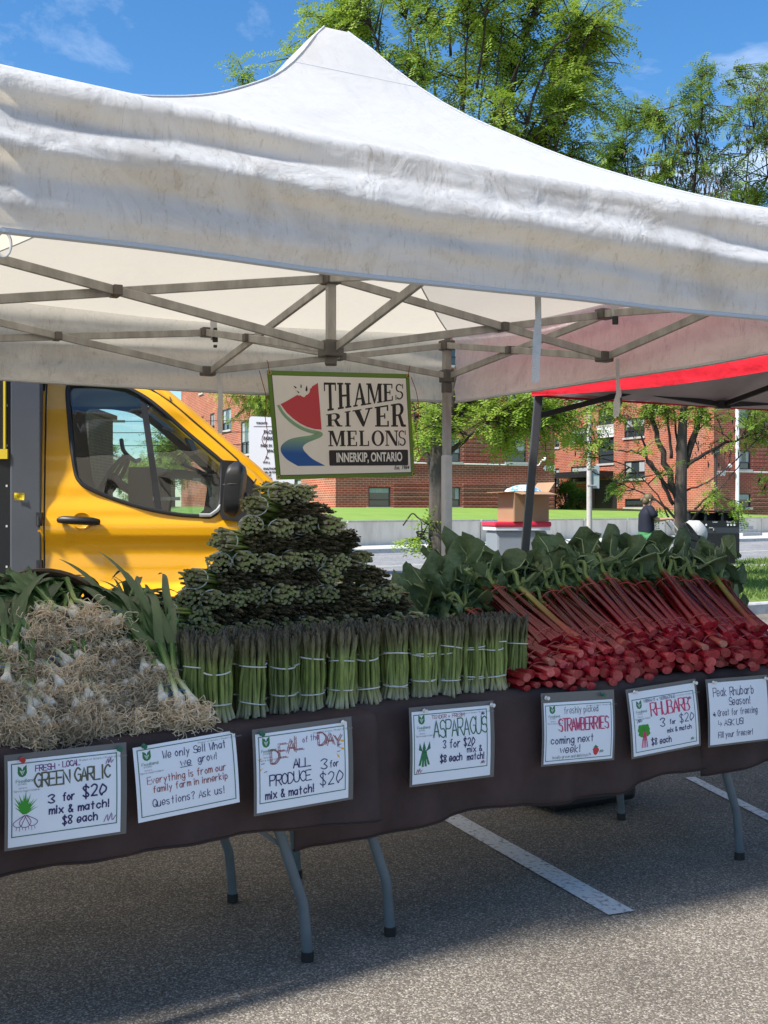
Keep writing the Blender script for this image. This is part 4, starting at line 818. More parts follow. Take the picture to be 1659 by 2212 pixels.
# roof, bonnet, nose across the width
def across(xs, mb, ny=10, crown=.05, mi=0):
    rows = []
    for zx in xs:
        zt = lin(top_t, zx); o = skin_off(zx, zt, zt); rows.append([TP(zx, zt, lerp(o, WT-o, j/ny))+V(0, 0, crown*math.sin(PI*j/ny)) for j in range(ny+1)])
    mb.grid(rows, mi)
across(xs_of(225, 860, 30), body); across(xs_of(1640, 2063, 20), body, crown=.06)
o = skin_off(2063, 1005, 1005); p0 = TP(2063, 1005); body.grid([[at(p0+TT*.03*math.sin(PI*k/8)+TN*lerp(o, WT-o, j/8), lerp(p0.z, .45, k/8)) for j in range(9)] for k in range(9)])
for d0, d1, y0_, y1_ in ((.1, WT-.1, 30, 250), (.1, WT-.1, 720, 1372), (.1, .35, 250, 720), (WT-.35, WT-.1, 250, 720)): body.grid([[TP(225, y0_, d0), TP(225, y0_, d1)], [TP(225, y1_, d0), TP(225, y1_, d1)]])
body.build('cab_body', M['yellow'], trk, smooth=True, angle=35)
drm = MB(); drm.grid(skin(dx_, 'low', nv=40)); drm.grid(skin(dx_, 'up')); door_ = drm.build('door', M['yellow'], trk, smooth=True, angle=40)
fs = MB(); fx = xs_of(262, 380, 30)+xs_of(388, 470, 8)+xs_of(480, 1280, 28)+xs_of(1284, 1306, 6)+xs_of(1320, 1640, 30)
fs.grid(skin(fx, 'low', True, 12)); fs.grid(skin(fx, 'up', True, 8)); fs.build('far_side', M['inner'], trk, smooth=True)
fo = MB(); [fo.grid([[p+TN*.03 for p in c] for c in skin(fx, pt, True, 8)]) for pt in ('low', 'up')]; fo.build('far_door', M['yellow'], trk, smooth=True)
# window seal, divider, glass
def wp_(zx, zy, d=0.): return TP(zx, zy, skin_off(zx, zy, lin(top_t, zx))+d)
wpts = smooth_pts([V(a, b, 0) for a, b in WIN], 5, True); wc = [wp_(p.x, p.y, -.004) for p in wpts]
MB().tube(wc+[wc[0], wc[1]], .0125, 8, flat=1., cap=False).build('window_seal', M['trim'], door_, smooth=True)
gl = MB(); gl.grid([[wp_(zx, lerp(lin(WU, zx), lin(WL, zx), j/6), .02) for j in range(7)] for zx in xs_of(389, 1305, 20)]); gl.build('side_window', M['cglass'], door_, smooth=True, angle=180)
dv = MB(); dv.grid([[wp_(lerp(838, 935, t)-19, lerp(178, 868, t), .012) for t in (0, .25, .5, .75, 1)], [wp_(lerp(838, 935, t)+19, lerp(178, 868, t), .012) for t in (0, .25, .5, .75, 1)]]); d_ = dv.build('window_divider', M['trim'], door_); sd_ = d_.modifiers.new('t', 'SOLIDIFY'); sd_.thickness = .012
fg = MB(); fg.grid([[TP(zx, zy, WT-skin_off(zx, zy, lin(top_t, zx))-.02) for zy in [lerp(lin(WU, zx), lin(WL, zx), j/4) for j in range(5)]] for zx in xs_of(389, 1305, 30)]); fg.build('far_window', glass('far_glass', (.86, .93, .92), .03), trk)
ws = MB(); rows = []
for zx in xs_of(862, 1638, 26):
    zt = lin(top_t, zx); o = skin_off(zx, zt, zt); rows.append([TP(zx, zt, lerp(o+.07, WT-o-.07, j/8))+V(0, 0, .03*math.sin(PI*j/8)) for j in range(9)])
ws.grid(rows); ws.build('windscreen', M['cglass'], trk, smooth=True)
for sgn in (0, 1):
    pl_ = MB()
    pts = []
    for zx in xs_of(862, 1640, 26):
        zt = lin(top_t, zx); o = skin_off(zx, zt, zt)+.035; pts.append(TP(zx, zt, o if not sgn else WT-o)-V(0, 0, .01))
    pl_.tube(pts, .045, 8); pl_.build('windscreen_pillar', M['yellow'], trk, smooth=True)
gut = [(830, 100), (900, 143), (1010, 216), (1100, 292), (1200, 380), (1300, 468), (1400, 560), (1440, 640), (1490, 695)]
MB().tube([wp_(x, y, -.004) for x, y in gut], .006, 6).build('gutter_seam', M['trim'], trk, smooth=True)
MB().tube([wp_(1010, 216, -.004), wp_(1000, 172, -.002)], .0035, 5).tube([wp_(1478, 722, -.004), wp_(1506, 672, .0)], .0035, 5).build('panel_seam', M['trim'], trk)
sm_ = MB(); sm_.tube([wp_(262, y, -.001) for y in range(40, 1372, 60)], .0045, 5); sm_.tube([wp_(1425, y, -.001) for y in (915, 960, 1000, 1050, 1090)], .0045, 5); sm_.tube([wp_(x, 1369, -.002) for x in range(262, 1330, 60)], .005, 5); sm_.build('door_seam', M['trim'], door_, smooth=True)
for zy in (85, 890, 1170): hg = MB(); hg.box(wp_(236, zy+20, -.012), (.03, .03, .075)); hg.tube([wp_(232, zy-15, -.02), wp_(232, zy+60, -.02)], .010, 8); hg.build('hinge', M['trim'], trk)
# handle
hb = MB(); hc = wp_(487, 922, -.004); rows = []
for i in range(8):
    rr = [1, .97, .92, .84, .7, .5, .25, .02][i]; dp = [-.004, -.009, -.008, -.002, .002, .004, .005, .005][i]
    rows.append([hc+V(.056*rr*math.cos(a), dp-.006, .051*rr*math.sin(a)) for a in [2*PI*k/28 for k in range(28)]])
hb.grid(rows, 0, True); hb.build('handle_recess', M['yellow'], door_, smooth=True)
hd = MB(); hd.tube([wp_(350, 915, -.02), wp_(380, 915, -.045), wp_(470, 919, -.05), wp_(550, 924, -.045), wp_(582, 928, -.02)], [.018, .023, .024, .023, .018], 10); hd.build('door_handle', M['black'], door_, smooth=True)
# mirror and sail panel
sp_ = [(1306, 566), (1405, 572), (1440, 640), (1500, 720), (1548, 795), (1480, 880), (1432, 930), (1306, 914), (1290, 880)]
sb = MB(); sb.add([wp_(x, y, -.008) for x, y in sp_], [tuple(range(len(sp_)))]); o = sb.build('sail_panel', M['trim'], door_); q_ = o.modifiers.new('t', 'SOLIDIFY'); q_.thickness = .015
MB().tube([wp_(1432, 640, -.012), wp_(1444, 780, -.012), wp_(1440, 925, -.012)], .004, 5).build('panel_seam', mat('deep_gap', (.002, .002, .002), .9), trk)
MB().tube([wp_(1170, 889, -.012), wp_(1235, 889, -.013), wp_(1275, 862, -.013), wp_(1300, 830, -.012)], .012, 6).build('quarter_trim', mat('satin_grey_trim', (.32, .34, .34), .3), door_, smooth=True)
mr_ = MB(); mc = wp_(1360, 742, -.26)
def mirror_sec(t):
    w0 = lerp(.048, .056, t)*1.02; return w0
prof_m = []
for i in range(13):
    t = i/12; zc = lerp(-.158, .158, t); s = (1-abs(2*t-1)**5)**.5 if 0 < t < 1 else .25; prof_m.append([mc+V((.052*s)*cx+(-.012+.03*t), .11*s*cy, zc) for cx, cy in [(max(-1, min(1, 1.35*math.cos(a))), max(-1, min(1, 1.35*math.sin(a)))) for a in [2*PI*k/20 for k in range(20)]]])
mr_.grid(prof_m, 0, True); mr_.add(prof_m[0], [tuple(range(20))[::-1]]); mr_.add(prof_m[-1], [tuple(range(20))])
mo = mr_.build('mirror', M['trim'], trk, smooth=True, angle=60); MB().box(mc+V(.045, .15, -.05), (.05, .2, .07)).build('mirror_arm', M['trim'], mo, bevel=.012)
sl = MB(); sl.tube([mc+V(-.05, -.105, .025), mc+V(0, -.112, .03), mc+V(.05, -.105, .03)], .003, 5); sl.build('mirror_seam', M['bracket'], mo)
# headlight
hl = MB(); hp = [(1955, 915), (2020, 945), (2050, 985), (2055, 1010), (2035, 1012), (1995, 990), (1960, 950)]
hl.add([wp_(x, y, -.006) for x, y in hp], [tuple(range(len(hp)))]); hlo = hl.build('headlight', mat('headlight_lens', (.10, .12, .14), .08, spec=.9), trk)
o_ = hlo.modifiers.new('t', 'SOLIDIFY'); o_.thickness = .01
# rocker, under body, wheels
rk = MB(); rk.grid([[wp_(x, y, d) for x in xs_of(225, 1330, 60)] for y, d in ((1374, .0), (1390, -.01), (1424, -.008), (1430, .02))]); rk.build('rocker_strip', M['boxgrey'], trk, smooth=True)
ub = MB(); ub.box(at(TP(700, 0, 1.), .62), (2.2, 1.7, .36), Matrix.Rotation(math.atan(TS), 3, 'Z')); ub.build('chassis', M['black'], trk)
for zx, yy in ((1630, .16), (1630, WT-.16), (-1600, .16)):
    c = TP(zx, 1300, yy); wb_ = MB(); Mx = Matrix.Rotation(math.atan(TS), 3, 'Z') @ Matrix.Rotation(PI/2, 3, 'X')
    w_o = wb_.lathe([(.19, -.11), (.34, -.11), (.37, -.08), (.375, 0), (.37, .08), (.34, .11), (.19, .11)], 32, (c.x, c.y, .375), Mx).build('wheel', M['black'], trk, smooth=True)
    MB().lathe([(.0, .07), (.16, .07), (.19, .10), (.19, -.1), (0, -.1)], 24, (c.x, c.y, .375), Mx).build('rim', M['alu'], w_o, smooth=True)
# interior
itr = MB(); itr.grid([[TP(x, y, .06+.1*j) for j in range(19)] for x, y in ((905, 655), (960, 628), (1090, 622), (1240, 640), (1300, 680), (1320, 760), (1330, 900))]); itr.grid([[TP(905, y, .06+.1*j) for j in range(19)] for y in (655, 760, 1000)]); itr.box(TP(880, 760, .95), (.18, .5, .36)); itr.build('dashboard', M['dash'], trk, smooth=True)
MB().box(TP(1160, 676, .07), (.05, .01, .016)).box(TP(980, 790, .05), (.16, .01, .02)).build('dash_vent', M['alu'], trk)
MB().tube([TP(1090, 560, .7), TP(1250, 640, .45)], .012, 6).tube([TP(1045, 590, 1.0), TP(1110, 600, .8), TP(1255, 648, .4)], .008, 6).build('wiper', M['black'], trk, smooth=True)
sw = MB(); c = P(243, 1036, ZT+1.35); ax = V(-.85, 0, .52).normalized(); sx = V(0, 1, 0); sy = ax.cross(sx)
sw.tube([c+sx*.19*math.cos(a)+sy*.19*math.sin(a) for a in [2*PI*k/32 for k in range(33)]], .017, 8, cap=False)
for a in (0, PI*.5, PI, PI*1.5): sw.tube([c, c+(sx*math.cos(a)+sy*math.sin(a))*.185], .014, 6)
sw.ball(c, .05); sw.tube([c, c-ax*.3], .03, 8); sw.build('steering_wheel', M['dash'], trk, smooth=True)
rv = MB(); c = P(402, 989, ZT+.75); rv.box(c, (.10, .06, .12), Matrix.Rotation(R(40), 3, 'Y')); MB().box(P(413, 962, ZT+.62), (.02, .24, .09), Matrix.Rotation(R(-25), 3, 'Y')).build('rear_mirror', M['inner'], trk, bevel=.02)
ghs = [P(262, 950, ZT+1.82), P(268, 975, ZT+1.76), P(290, 995, ZT+1.76), P(302, 993, ZT+1.82)]; MB().tube(smooth_pts(ghs, 4), .016, 8).build('grab_handle', M['alu'], trk, smooth=True)
for yy in (.45, 1.5):
    seat = MB(); seat.box(at(TP(500, 0, yy), .98), (.48, .5, .14)); seat.box(at(TP(300, 0, yy), 1.18), (.12, .48, .5), Matrix.Rotation(R(-10), 3, 'Y')); seat.build('seat', M['dash'], trk, bevel=.04)
hl_ = MB(); hl_.grid([[TP(x, 72+.02*x, .12+.19*j) for j in range(10)] for x in (260, 500, 700, 860)]); hl_.build('headliner', M['inner'], trk); vs_ = MB()
for yy in (.35, 1.25): vs_.box(TP(930, 235, yy), (.20, .42, .02), Matrix.Rotation(R(38), 3, 'Y'))
vs_.build('sun_visor', M['inner'], trk)
# cargo box
xa, xb = P(17, 0, 6.52).x, P(81, 0, 6.52).x
cbx = MB(); RT = Matrix.Rotation(math.atan(TS), 3, 'Z'); pc = V((xa+xb)/2, 6.60, 1.86); cbx.box(pc, (xb-xa, .16, 2.5), RT); cbx.build('box_corner_post', M['boxgrey'], trk, bevel=.008)
MB().box(pc-TT*(2.0+(xb-xa)/2)+TN*.98, (4.0, 2.1, 2.46), RT).build('cargo_box', M['black'], trk); MB().box(pc+TN*1.0-TT*.02, (xb-xa-.06, 1.8, 2.44), RT).build('box_front_wall', M['boxgrey'], trk)
bl = MB()
for zx, zy in ((88, 244), (85, 400)): bl.ball(V(TP(zx, zy).x, 6.515, TP(zx, zy).z), .004, 8, 4)
for zy in (245, 480, 716, 952, 1190): q = TP(42, zy); bl.box(V(q.x, 6.53, q.z), (.02, .04, .012))
bl.build('bolts', M['alu_light'], trk)
q0, q1 = TP(100, 757), TP(158, 800); mb = MB(); mb.grid([[V(lerp(q0.x, q1.x, i/4), 6.505-.003*math.sin(i+j)+TS*(lerp(q0.x, q1.x, i/4)-pc.x), lerp(q0.z, q1.z, j/3)) for i in range(5)] for j in range(4)]); mb.build('tape_patch', mat('yellow_tape', (.72, .52, .01), .6, .2, 40.), trk)
ys_ = MB(); q = TP(40, 100); ys_.box(V(TP(40, 0).x, 6.50, (TP(0, 60).z+TP(0, 500).z)/2), (.012, .02, TP(0, 60).z-TP(0, 500).z)); ys_.box(V(TP(15, 0).x, 6.50, TP(0, 530).z), (.08, .02, .055)); ys_.build('yellow_strap', mat('yellow_webbing', (.62, .45, .02), .8), trk)
# ================================================================ HANDWRITING
GL = {'A': '024882 1474', 'B': '0208 0858775505 0565836202', 'C': '~87582705235283', 'D': '0208 ~084886844202', 'E': '88080282 0565', 'F': '880802 0565', 'G': '~87582705235283 558583', 'H': '0208 8288 0585', 'I': '4248', 'K': '0208 880582', 'L': '080282', 'M': '0208448882', 'N': '02088288', 'O': '~481705134273857748',
 'P': '0208 ~0868876505', 'Q': '~481705134273857748 5482', 'R': '0208 ~0868876505 3582', 'S': '~8758172565835203', 'T': '0888 4842', 'U': '~080422628488', 'V': '084288', 'W': '0822466288', 'X': '0288 0882', 'Y': '0845 8845 4542', 'Z': '08880282',
 'a': '~6536043264 6662', 'b': '0802 ~0536643203', 'c': '~6536043263', 'd': '~6536043264 6862', 'e': '~04645626042263', 'f': '~68483632 1656', 'g': '~6536043264 ~66613001', 'h': '0802 ~04366562', 'i': '2622 2728', 'k': '0802 560452', 'l': '2822', 'm': '0602 ~04264542 ~44668582', 'n': '0602 ~04366562', 'o': '~3604326436', 'p': '0600 ~0536643203', 'r': '0602 ~043656', 's': '~56160544533203', 't': '3832 1656', 'u': '~0603224264 6662', 'v': '063266', 'w': '0622456286', 'x': '0266 0662', 'y': '0633 6610', 'z': '06660262', 'q': '~6536043264 6660',
 '1': '4842', '2': '~0738675502 0262', '3': '~07386735 ~35633203', '4': '480464 4842', '8': '~350738673503326335', '$': '~67380735633203 3931', '&': '~62173847042264', '!': '2824 2223', '?': '~0738673534 3332', '+': '0464 3236', "'": '2827', '.': '2223', '·': '3435', '*': '1452 3763 5415 1454', '^': '080464 466442', '/': '0268', 'j': '2721'}
GL['0'] = '~3816042233647638'
GW = {'i': 4, 'l': 4, '!': 4, "'": 3, '.': 3, 'I': 5, '1': 5, ' ': 5, 'm': 9, 'M': 9, 'W': 9, 'w': 9, '·': 6}
def strokes(ch):
    out = []
    for s in GL.get(ch, '').split():
        sm_ = s[0] == '~'; s = s.lstrip('~'); pts = [V(int(s[i])/6., (int(s[i+1])-2)/6., 0) for i in range(0, len(s)-1, 2)]
        out.append(smooth_pts(pts, 4) if sm_ else pts)
    return out
class Sheet:        # paper coordinates: x 0..11 right, y 0..8.5 down
    def __init__(s, fn, parent, seed): s.fn = fn; s.parent = parent; s.r = random.Random(seed); s.k = 0; s.mbs = {}
    def line(s, pts, w, ink_):
        mb = s.mbs.setdefault(ink_, MB()); s.k += 1; d = .0010+(s.k % 40)*.00002; a = []; b = []
        if any((q-p).length > .6 for p, q in zip(pts, pts[1:])):
            np_ = [pts[0]]
            for p, q in zip(pts, pts[1:]): m_ = max(1, int((q-p).length/.5)); np_ += [lerp(p, q, (i+1)/m_) for i in range(m_)]
            pts = np_
        n = len(pts)
        for i, p in enumerate(pts):
            t = pts[min(i+1, n-1)]-pts[max(i-1, 0)]; t = t.normalized() if t.length > 1e-9 else V(1, 0, 0); q = V(-t.y, t.x, 0)*w/2
            e = t*w*.35*(-1 if i == 0 else (1 if i == n-1 else 0)); a.append(s.fn(p.x+q.x+e.x, p.y+q.y+e.y, d)); b.append(s.fn(p.x-q.x+e.x, p.y-q.y+e.y, d))
        mb.grid([a, b])
    def fill(s, pts, ink_):
        mb = s.mbs.setdefault(ink_, MB()); s.k += 1; d = .0008+(s.k % 40)*.000005; mb.add([s.fn(x, y, d) for x, y in pts], [tuple(range(len(pts)))])
    def text(s, txt, x, y, h, ink_, w=.09, width=None, slope=0., jit=.035, cw=.82, arc=None):
        tot = sum(GW.get(c, 8)/8.*1.28 for c in txt)*h*cw; f = (width/tot if width else 1.); cx = x
        for c in txt:
            a = GW.get(c, 8)/8.*1.28*h*cw*f; r = s.r; jy = r.uniform(-jit, jit)*h; js = r.uniform(1-jit, 1+jit); rot = r.uniform(-jit, jit)*.8
            ox = -(.16 if GW.get(c, 8) < 6 else 0)
            for st in strokes(c):
                pts = []
                for p in st:
                    px, py = (p.x*.75+ox)*h*cw*1.15*f, p.y*h*js; px, py = px-py*rot, py+px*rot; xx = cx+px; yy = y-py+jy+slope*(cx+px-x)
                    if arc: yy += arc(cx+px)
                    pts.append(V(xx, yy, 0))
                s.line(pts, w, ink_)
            cx += a
        return cx
    def finish(s):
        for k, mb in s.mbs.items(): mb.build('ink_drawing' if k in ('leaf', 'forest', 'yellow', 'berry') else 'lettering', M[k], s.parent)
def logo(S, x, y, sc=1.):
    # trillium leaf emblem with tiny caption
    S.fill([(x-.42*sc, y-.55*sc), (x-.1*sc, y-.38*sc), (x, y-.1*sc), (x+.1*sc, y-.38*sc), (x+.42*sc, y-.62*sc), (x+.44*sc, y+.15*sc), (x+.3*sc, y+.42*sc), (x, y+.55*sc), (x-.3*sc, y+.42*sc), (x-.44*sc, y+.12*sc)], 'forest')
    for a, b in (((-.22, -.1), (0, .32)), ((.22, -.1), (0, .32)), ((-.22, -.1), (-.05, -.02)), ((.22, -.1), (.05, -.02)), ((-.1, .12), (.1, .12)), ((0, -.02), (-.12, .1)), ((0, -.02), (.12, .1))): S.line([V(x+a[0]*sc, y+a[1]*sc, 0), V(x+b[0]*sc, y+b[1]*sc, 0)], .045*sc, 'white_ink')
def smalltext(S, txt, x, y, h, ink_='grey'): S.text(txt, x, y, h, ink_, w=h*.13, jit=0.0, cw=.62)
def border(S, x0=.35, y0=.35, x1=10.6, y1=7.5):
    for a, b in (((x0, y0), (x1, y0)), ((x1, y0), (x1, y1)), ((x1, y1), (x0, y1)), ((x0, y1), (x0, y0))): S.line([V(*a, 0), V(*b, 0)], .10, 'border')
def header(S, x0=.35, y0=.35, lx=1.35, ly=1.15, x1=10.6):
    logo(S, lx, ly); smalltext(S, 'Foodland', lx-.6, ly+1.05, .30, 'forest'); smalltext(S, 'ONTARIO', lx-.42, ly+1.30, .16); smalltext(S, 'Ontario', lx-.35, ly+1.68, .16); smalltext(S, 'Terre nourriciere', lx-.85, ly+1.98, .2)
    smalltext(S, "Product of Ontario / Produit de l'Ontario", x1-3.75, y0+.42, .17)
SQ = lambda S, x, y, s, i: S.line(smooth_pts([V(x, y, 0), V(x+.25*s, y-.5*s, 0), V(x+.3*s, y, 0), V(x+.55*s, y-.6*s, 0), V(x+.6*s, y-.05*s, 0), V(x+.85*s, y-.35*s, 0)], 3), .07, i)
def sign1(S):
    border(S); header(S); S.text('FRESH', 2.6, 1.25, .55, 'purple', .09, 1.9); S.text('· LOCAL', 4.75, 1.15, .55, 'purple', .09, 2.2)
    S.text('GREEN', 2.5, 2.85, 1.35, 'olive', .17, 3.5, cw=.6); S.text('GARLIC', 6.4, 2.75, 1.3, 'olive', .17, 3.6, cw=.6)
    S.text('3', 3.8, 4.6, .85, 'navy', .14); S.text('for', 5.2, 4.5, .75, 'navy', .14, 1.3); S.text('$20', 7.2, 4.4, 1.1, 'navy', .16, 2.5)
    S.text('mix & match!', 3.9, 5.7, .75, 'navy', .14, 6.1); S.text('$8 each', 5.2, 6.9, .8, 'navy', .14, 3.6)
    for k in range(15):
        a = R(-150+k*8.6*1.1); l = 1.5+.8*((k*7) % 5)/4; x, y = 1.55+.12*(k-7)/7, 5.35; dx, dy = math.cos(a)*l*.62, math.sin(a)*l*1.05; S.fill([(x-.07, y), (x+dx*.5-.09, y+dy*.6), (x+dx, y+dy), (x+dx*.5+.09, y+dy*.6), (x+.07, y)], 'leaf')
    for cx_, w_, h_ in ((.95, .45, .42), (1.6, .55, .5), (2.3, .45, .42)): S.line(smooth_pts([V(1.55, 5.45, 0), V(cx_-w_, 6.1, 0), V(cx_-w_*.5, 6.1+h_, 0), V(cx_+w_*.5, 6.1+h_, 0), V(cx_+w_, 6.1, 0), V(1.7, 5.45, 0)], 4), .06, 'purple')
    for k in range(7): S.line([V(.8+k*.28, 6.62, 0), V(.75+k*.3, 6.9+.1*(k % 2), 0)], .04, 'purple')
    SQ(S, 9.5, 1.3, .9, 'purple'); SQ(S, 9.3, 7.2, 1.4, 'purple')
def sign2(S):
    border(S, .4, .4, 10.6, 7.95); header(S)
    S.text('We only Sell What', 3.0, 1.75, .85, 'navy', .08, 7.0); S.text('we', 4.8, 2.95, .8, 'navy', .08, 1.3); S.line([V(4.75, 3.1, 0), V(6.0, 3.08, 0)], .07, 'navy'); S.text('grow!', 6.7, 2.9, .8, 'navy', .08, 2.2)
    S.text('Everything is from our', 1.2, 4.35, .78, 'brown', .08, 8.6); S.text('family farm in innerkip', 1.7, 5.4, .74, 'brown', .08, 8.2); S.text('Questions? Ask us!', 1.6, 7.0, .85, 'navy', .08, 7.9)
def hollow(S, word, x, y, h, w, ink_, dots, arc, wid):
    n = len(word)
    for k, c in enumerate(word):
        xx = x+w*k/n
        for dx, dy in ((-.10, -.06), (.10, .06)):
            for st in strokes(c): S.line([V(xx+p.x*.72*w/n+dx, y-p.y*h+dy+arc(k/(n-1)), 0) for p in st], wid, ink_)
        for st in strokes(c):
            for a, b in zip(st, st[1:]):
                for t in ((.2, .5, .8) if (b-a).length > .4 else (.5,)): q = lerp(a, b, t); p = V(xx+q.x*.72*w/n, y-q.y*h+arc(k/(n-1)), 0); S.line([p+V(-.09, .06, 0), p+V(.09, -.06, 0)], .04, dots)
def sign3(S):
    border(S); header(S, lx=1.2, ly=1.0)
    hollow(S, 'DEAL', 1.7, 3.0, 1.45, 3.9, 'brown', 'brown', lambda t: .35-1.15*math.sin(t*1.4), .07); S.text('of', 5.5, 1.55, .6, 'purple', .06, .7); S.text('the', 6.45, 1.45, .65, 'purple', .06, 1.1); hollow(S, 'DAY', 7.4, 2.1, 1.35, 2.9, 'brown', 'brown', lambda t: .5*t*t, .07)
    for x, y, a in ((.7, 2.7, 180), (.8, 3.7, 205), (1.3, 4.3, 240), (10.0, 1.9, -10), (10.0, 2.7, 20), (9.6, 3.3, 55)):
        ca, sa = math.cos(R(a)), -math.sin(R(-a)) if x > 5 else -math.sin(R(a))*-1*-1; dx, dy = ca*.55, abs(math.sin(R(a)))*.5; S.fill([(x-dy*.1, y-.05), (x+dx*.8+.06, y+dy-.10), (x+dx, y+dy+.1), (x+dx*.5-.05, y+dy*.6+.12)], 'yellow')
    for x, y in ((.75, 3.2), (1.05, 4.1), (10.0, 2.3), (9.85, 3.05)): S.line([V(x-.2, y+.05, 0), V(x+.15, y, 0)], .06, 'navy')
    S.text('ALL', 4.3, 4.15, .95, 'navy', .13, 2.1); S.text('PRODUCE', 1.5, 5.75, 1.15, 'navy', .12, 5.0, cw=.6); S.text('3', 7.6, 4.8, 1.1, 'navy', .11); S.text('for', 8.7, 4.7, .7, 'navy', .10, 1.2); S.text('$20', 7.5, 6.6, 1.35, 'navy', .11, 3.0); S.text('mix & match!', 1.0, 7.15, .85, 'navy', .13, 5.9)
def asp_drawing(S, x, y):
    for dx, l, a in ((-.5, 1.0, -14), (0, 1.15, 2), (.65, 1.1, 24)):
        t = V(x+dx, y-l*.95, 0); S.fill([(x+dx*.3-.1, y), (t.x-.22, t.y+.75), (t.x+.02+dx*.2, t.y-.1), (t.x+.25, t.y+.75), (x+dx*.3+.12, y)], 'green')
    for dx in (-.5, -.15, .2, .55): S.fill([(x+dx*.25-.13, y-.1), (x+dx*.25+.13, y-.1), (x+dx*1.2+.15, y+1.9-abs(dx)*.5), (x+dx*1.2-.15, y+1.9-abs(dx)*.5)], 'forest')
    S.line([V(x-.3, y+.15, 0), V(x+.35, y+.1, 0)], .12, 'green')
def sign4(S):
    border(S, .25, .4, 10.5, 7.3); header(S, lx=1.3, ly=1.0); S.text('TENDER + FRESH', 2.7, 1.0, .40, 'brown', .055, 4.6); S.text('ASPARAGUS', 2.9, 3.25, 2.0, 'green', .14, 7.7, cw=.5)
    asp_drawing(S, 1.55, 4.7); S.text('3 for $20', 4.2, 4.6, .95, 'navy', .12, 4.6); S.text('$8 each', 3.8, 6.25, .85, 'navy', .14, 3.2); S.text('mix &', 7.6, 5.4, .72, 'navy', .11, 2.3); S.text('match!', 7.6, 6.35, .78, 'navy', .12, 2.6)
    SQ(S, .5, 7.2, .9, 'brown'); SQ(S, 9.6, 6.95, .7, 'brown'); SQ(S, 9.7, 1.05, .6, 'navy')
def sign5(S):
    border(S, .25, .4, 10.7, 8.1); header(S, lx=1.3, ly=1.0); S.text('freshly picked', 3.1, 1.65, .9, 'black_ink', .06, 5.6, slope=-.02)
    for d in (-.07, .07): S.text('STRAWBERRIES', 2.2+d, 4.05+d*.6, 1.75, 'pink', .085, 8.1, cw=.45, jit=0.0)
    S.text('STRAWBERRIES', 2.2, 4.05, 1.75, 'purple', .035, 8.1, cw=.45, jit=0.0)
    S.text('coming next', 1.0, 5.75, 1.0, 'navy', .12, 7.0); S.text('week!', 2.5, 7.1, 1.0, 'navy', .12, 3.4); S.text('locally grown and delicious!', 1.3, 7.85, .42, 'grey', .045, 5.8)
    S.fill([(8.2+.55*math.cos(a)*(.75 if math.sin(a) > 0 else 1), 7.2+.6*math.sin(a)) for a in [2*PI*k/16 for k in range(16)]], 'berry'); S.fill([(7.8, 6.65), (8.0, 6.5), (8.2, 6.3), (8.35, 6.5), (8.65, 6.6), (8.3, 6.75)], 'forest'); S.line(smooth_pts([V(7.4, 7.7, 0), V(7.2, 7.4, 0), V(7.3, 7.8, 0)], 3), .05, 'navy'); SQ(S, 8.8, 7.5, .8, 'forest')
def sign6(S):
    border(S, .4, 1.0, 10.6, 8.0); header(S, y0=1.0, lx=1.45, ly=1.75); S.text('VIBRANT + VERSATILE', 2.2, 1.55, .38, 'navy', .055, 5.3)
    for d in (0, .09): S.text('RHUBARB', 3.2+d, 3.5, 1.75, 'pink', .11, 6.6, cw=.5, jit=0.01)
    S.text('3', 4.6, 5.1, 1.1, 'navy', .12); S.text('for', 6.2, 5.0, .6, 'navy', .11, 1.1); S.text('$20', 7.9, 5.0, 1.1, 'navy', .11, 2.6); S.text('mix & match', 5.7, 6.1, .6, 'navy', .10, 4.2); S.text('$8 each', 3.0, 7.4, .85, 'navy', .12, 3.4)
    for x, y, r_ in ((1.5, 5.0, .62), (2.2, 5.0, .6), (1.85, 5.5, .7), (1.4, 5.6, .45), (2.4, 5.6, .45)): S.fill([(x+r_*math.cos(a)*(1+.12*math.sin(5*a)), y+r_*math.sin(a)*(1+.12*math.sin(5*a))) for a in [2*PI*k/20 for k in range(20)]], 'leaf')
    for k in range(4): S.line([V(1.8+k*.1, 5.4, 0), V(1.85+(k-1.5)*.3, 7.5, 0)], .14, 'pink')
    S.line([V(1.5, 6.5, 0), V(2.2, 6.45, 0)], .07, 'forest'); S.line(smooth_pts([V(1.5, 5.2, 0), V(1.9, 4.8, 0), V(1.9, 5.4, 0)], 3), .05, 'green'); SQ(S, .9, 4.1, .9, 'navy'); SQ(S, 9.6, 2.1, .7, 'navy'); SQ(S, 9.6, 7.7, .7, 'forest')
def sign7(S):
    S.text('Peak Rhubarb', .8, 1.9, 1.15, 'navy', .10, 7.8); S.text('Season!', 3.6, 3.25, 1.05, 'navy', .10, 4.2); S.text('*', .5, 4.6, .7, 'navy', .10); S.text('Great for freezing', 1.4, 4.6, .85, 'navy', .09, 7.6); S.text('^', 1.5, 6.0, .8, 'navy', .07); S.text('ASK US!', 2.6, 6.0, .85, 'navy', .09, 3.8); S.text('Fill your freezer!', 1.5, 7.6, .8, 'navy', .09, 6.6)
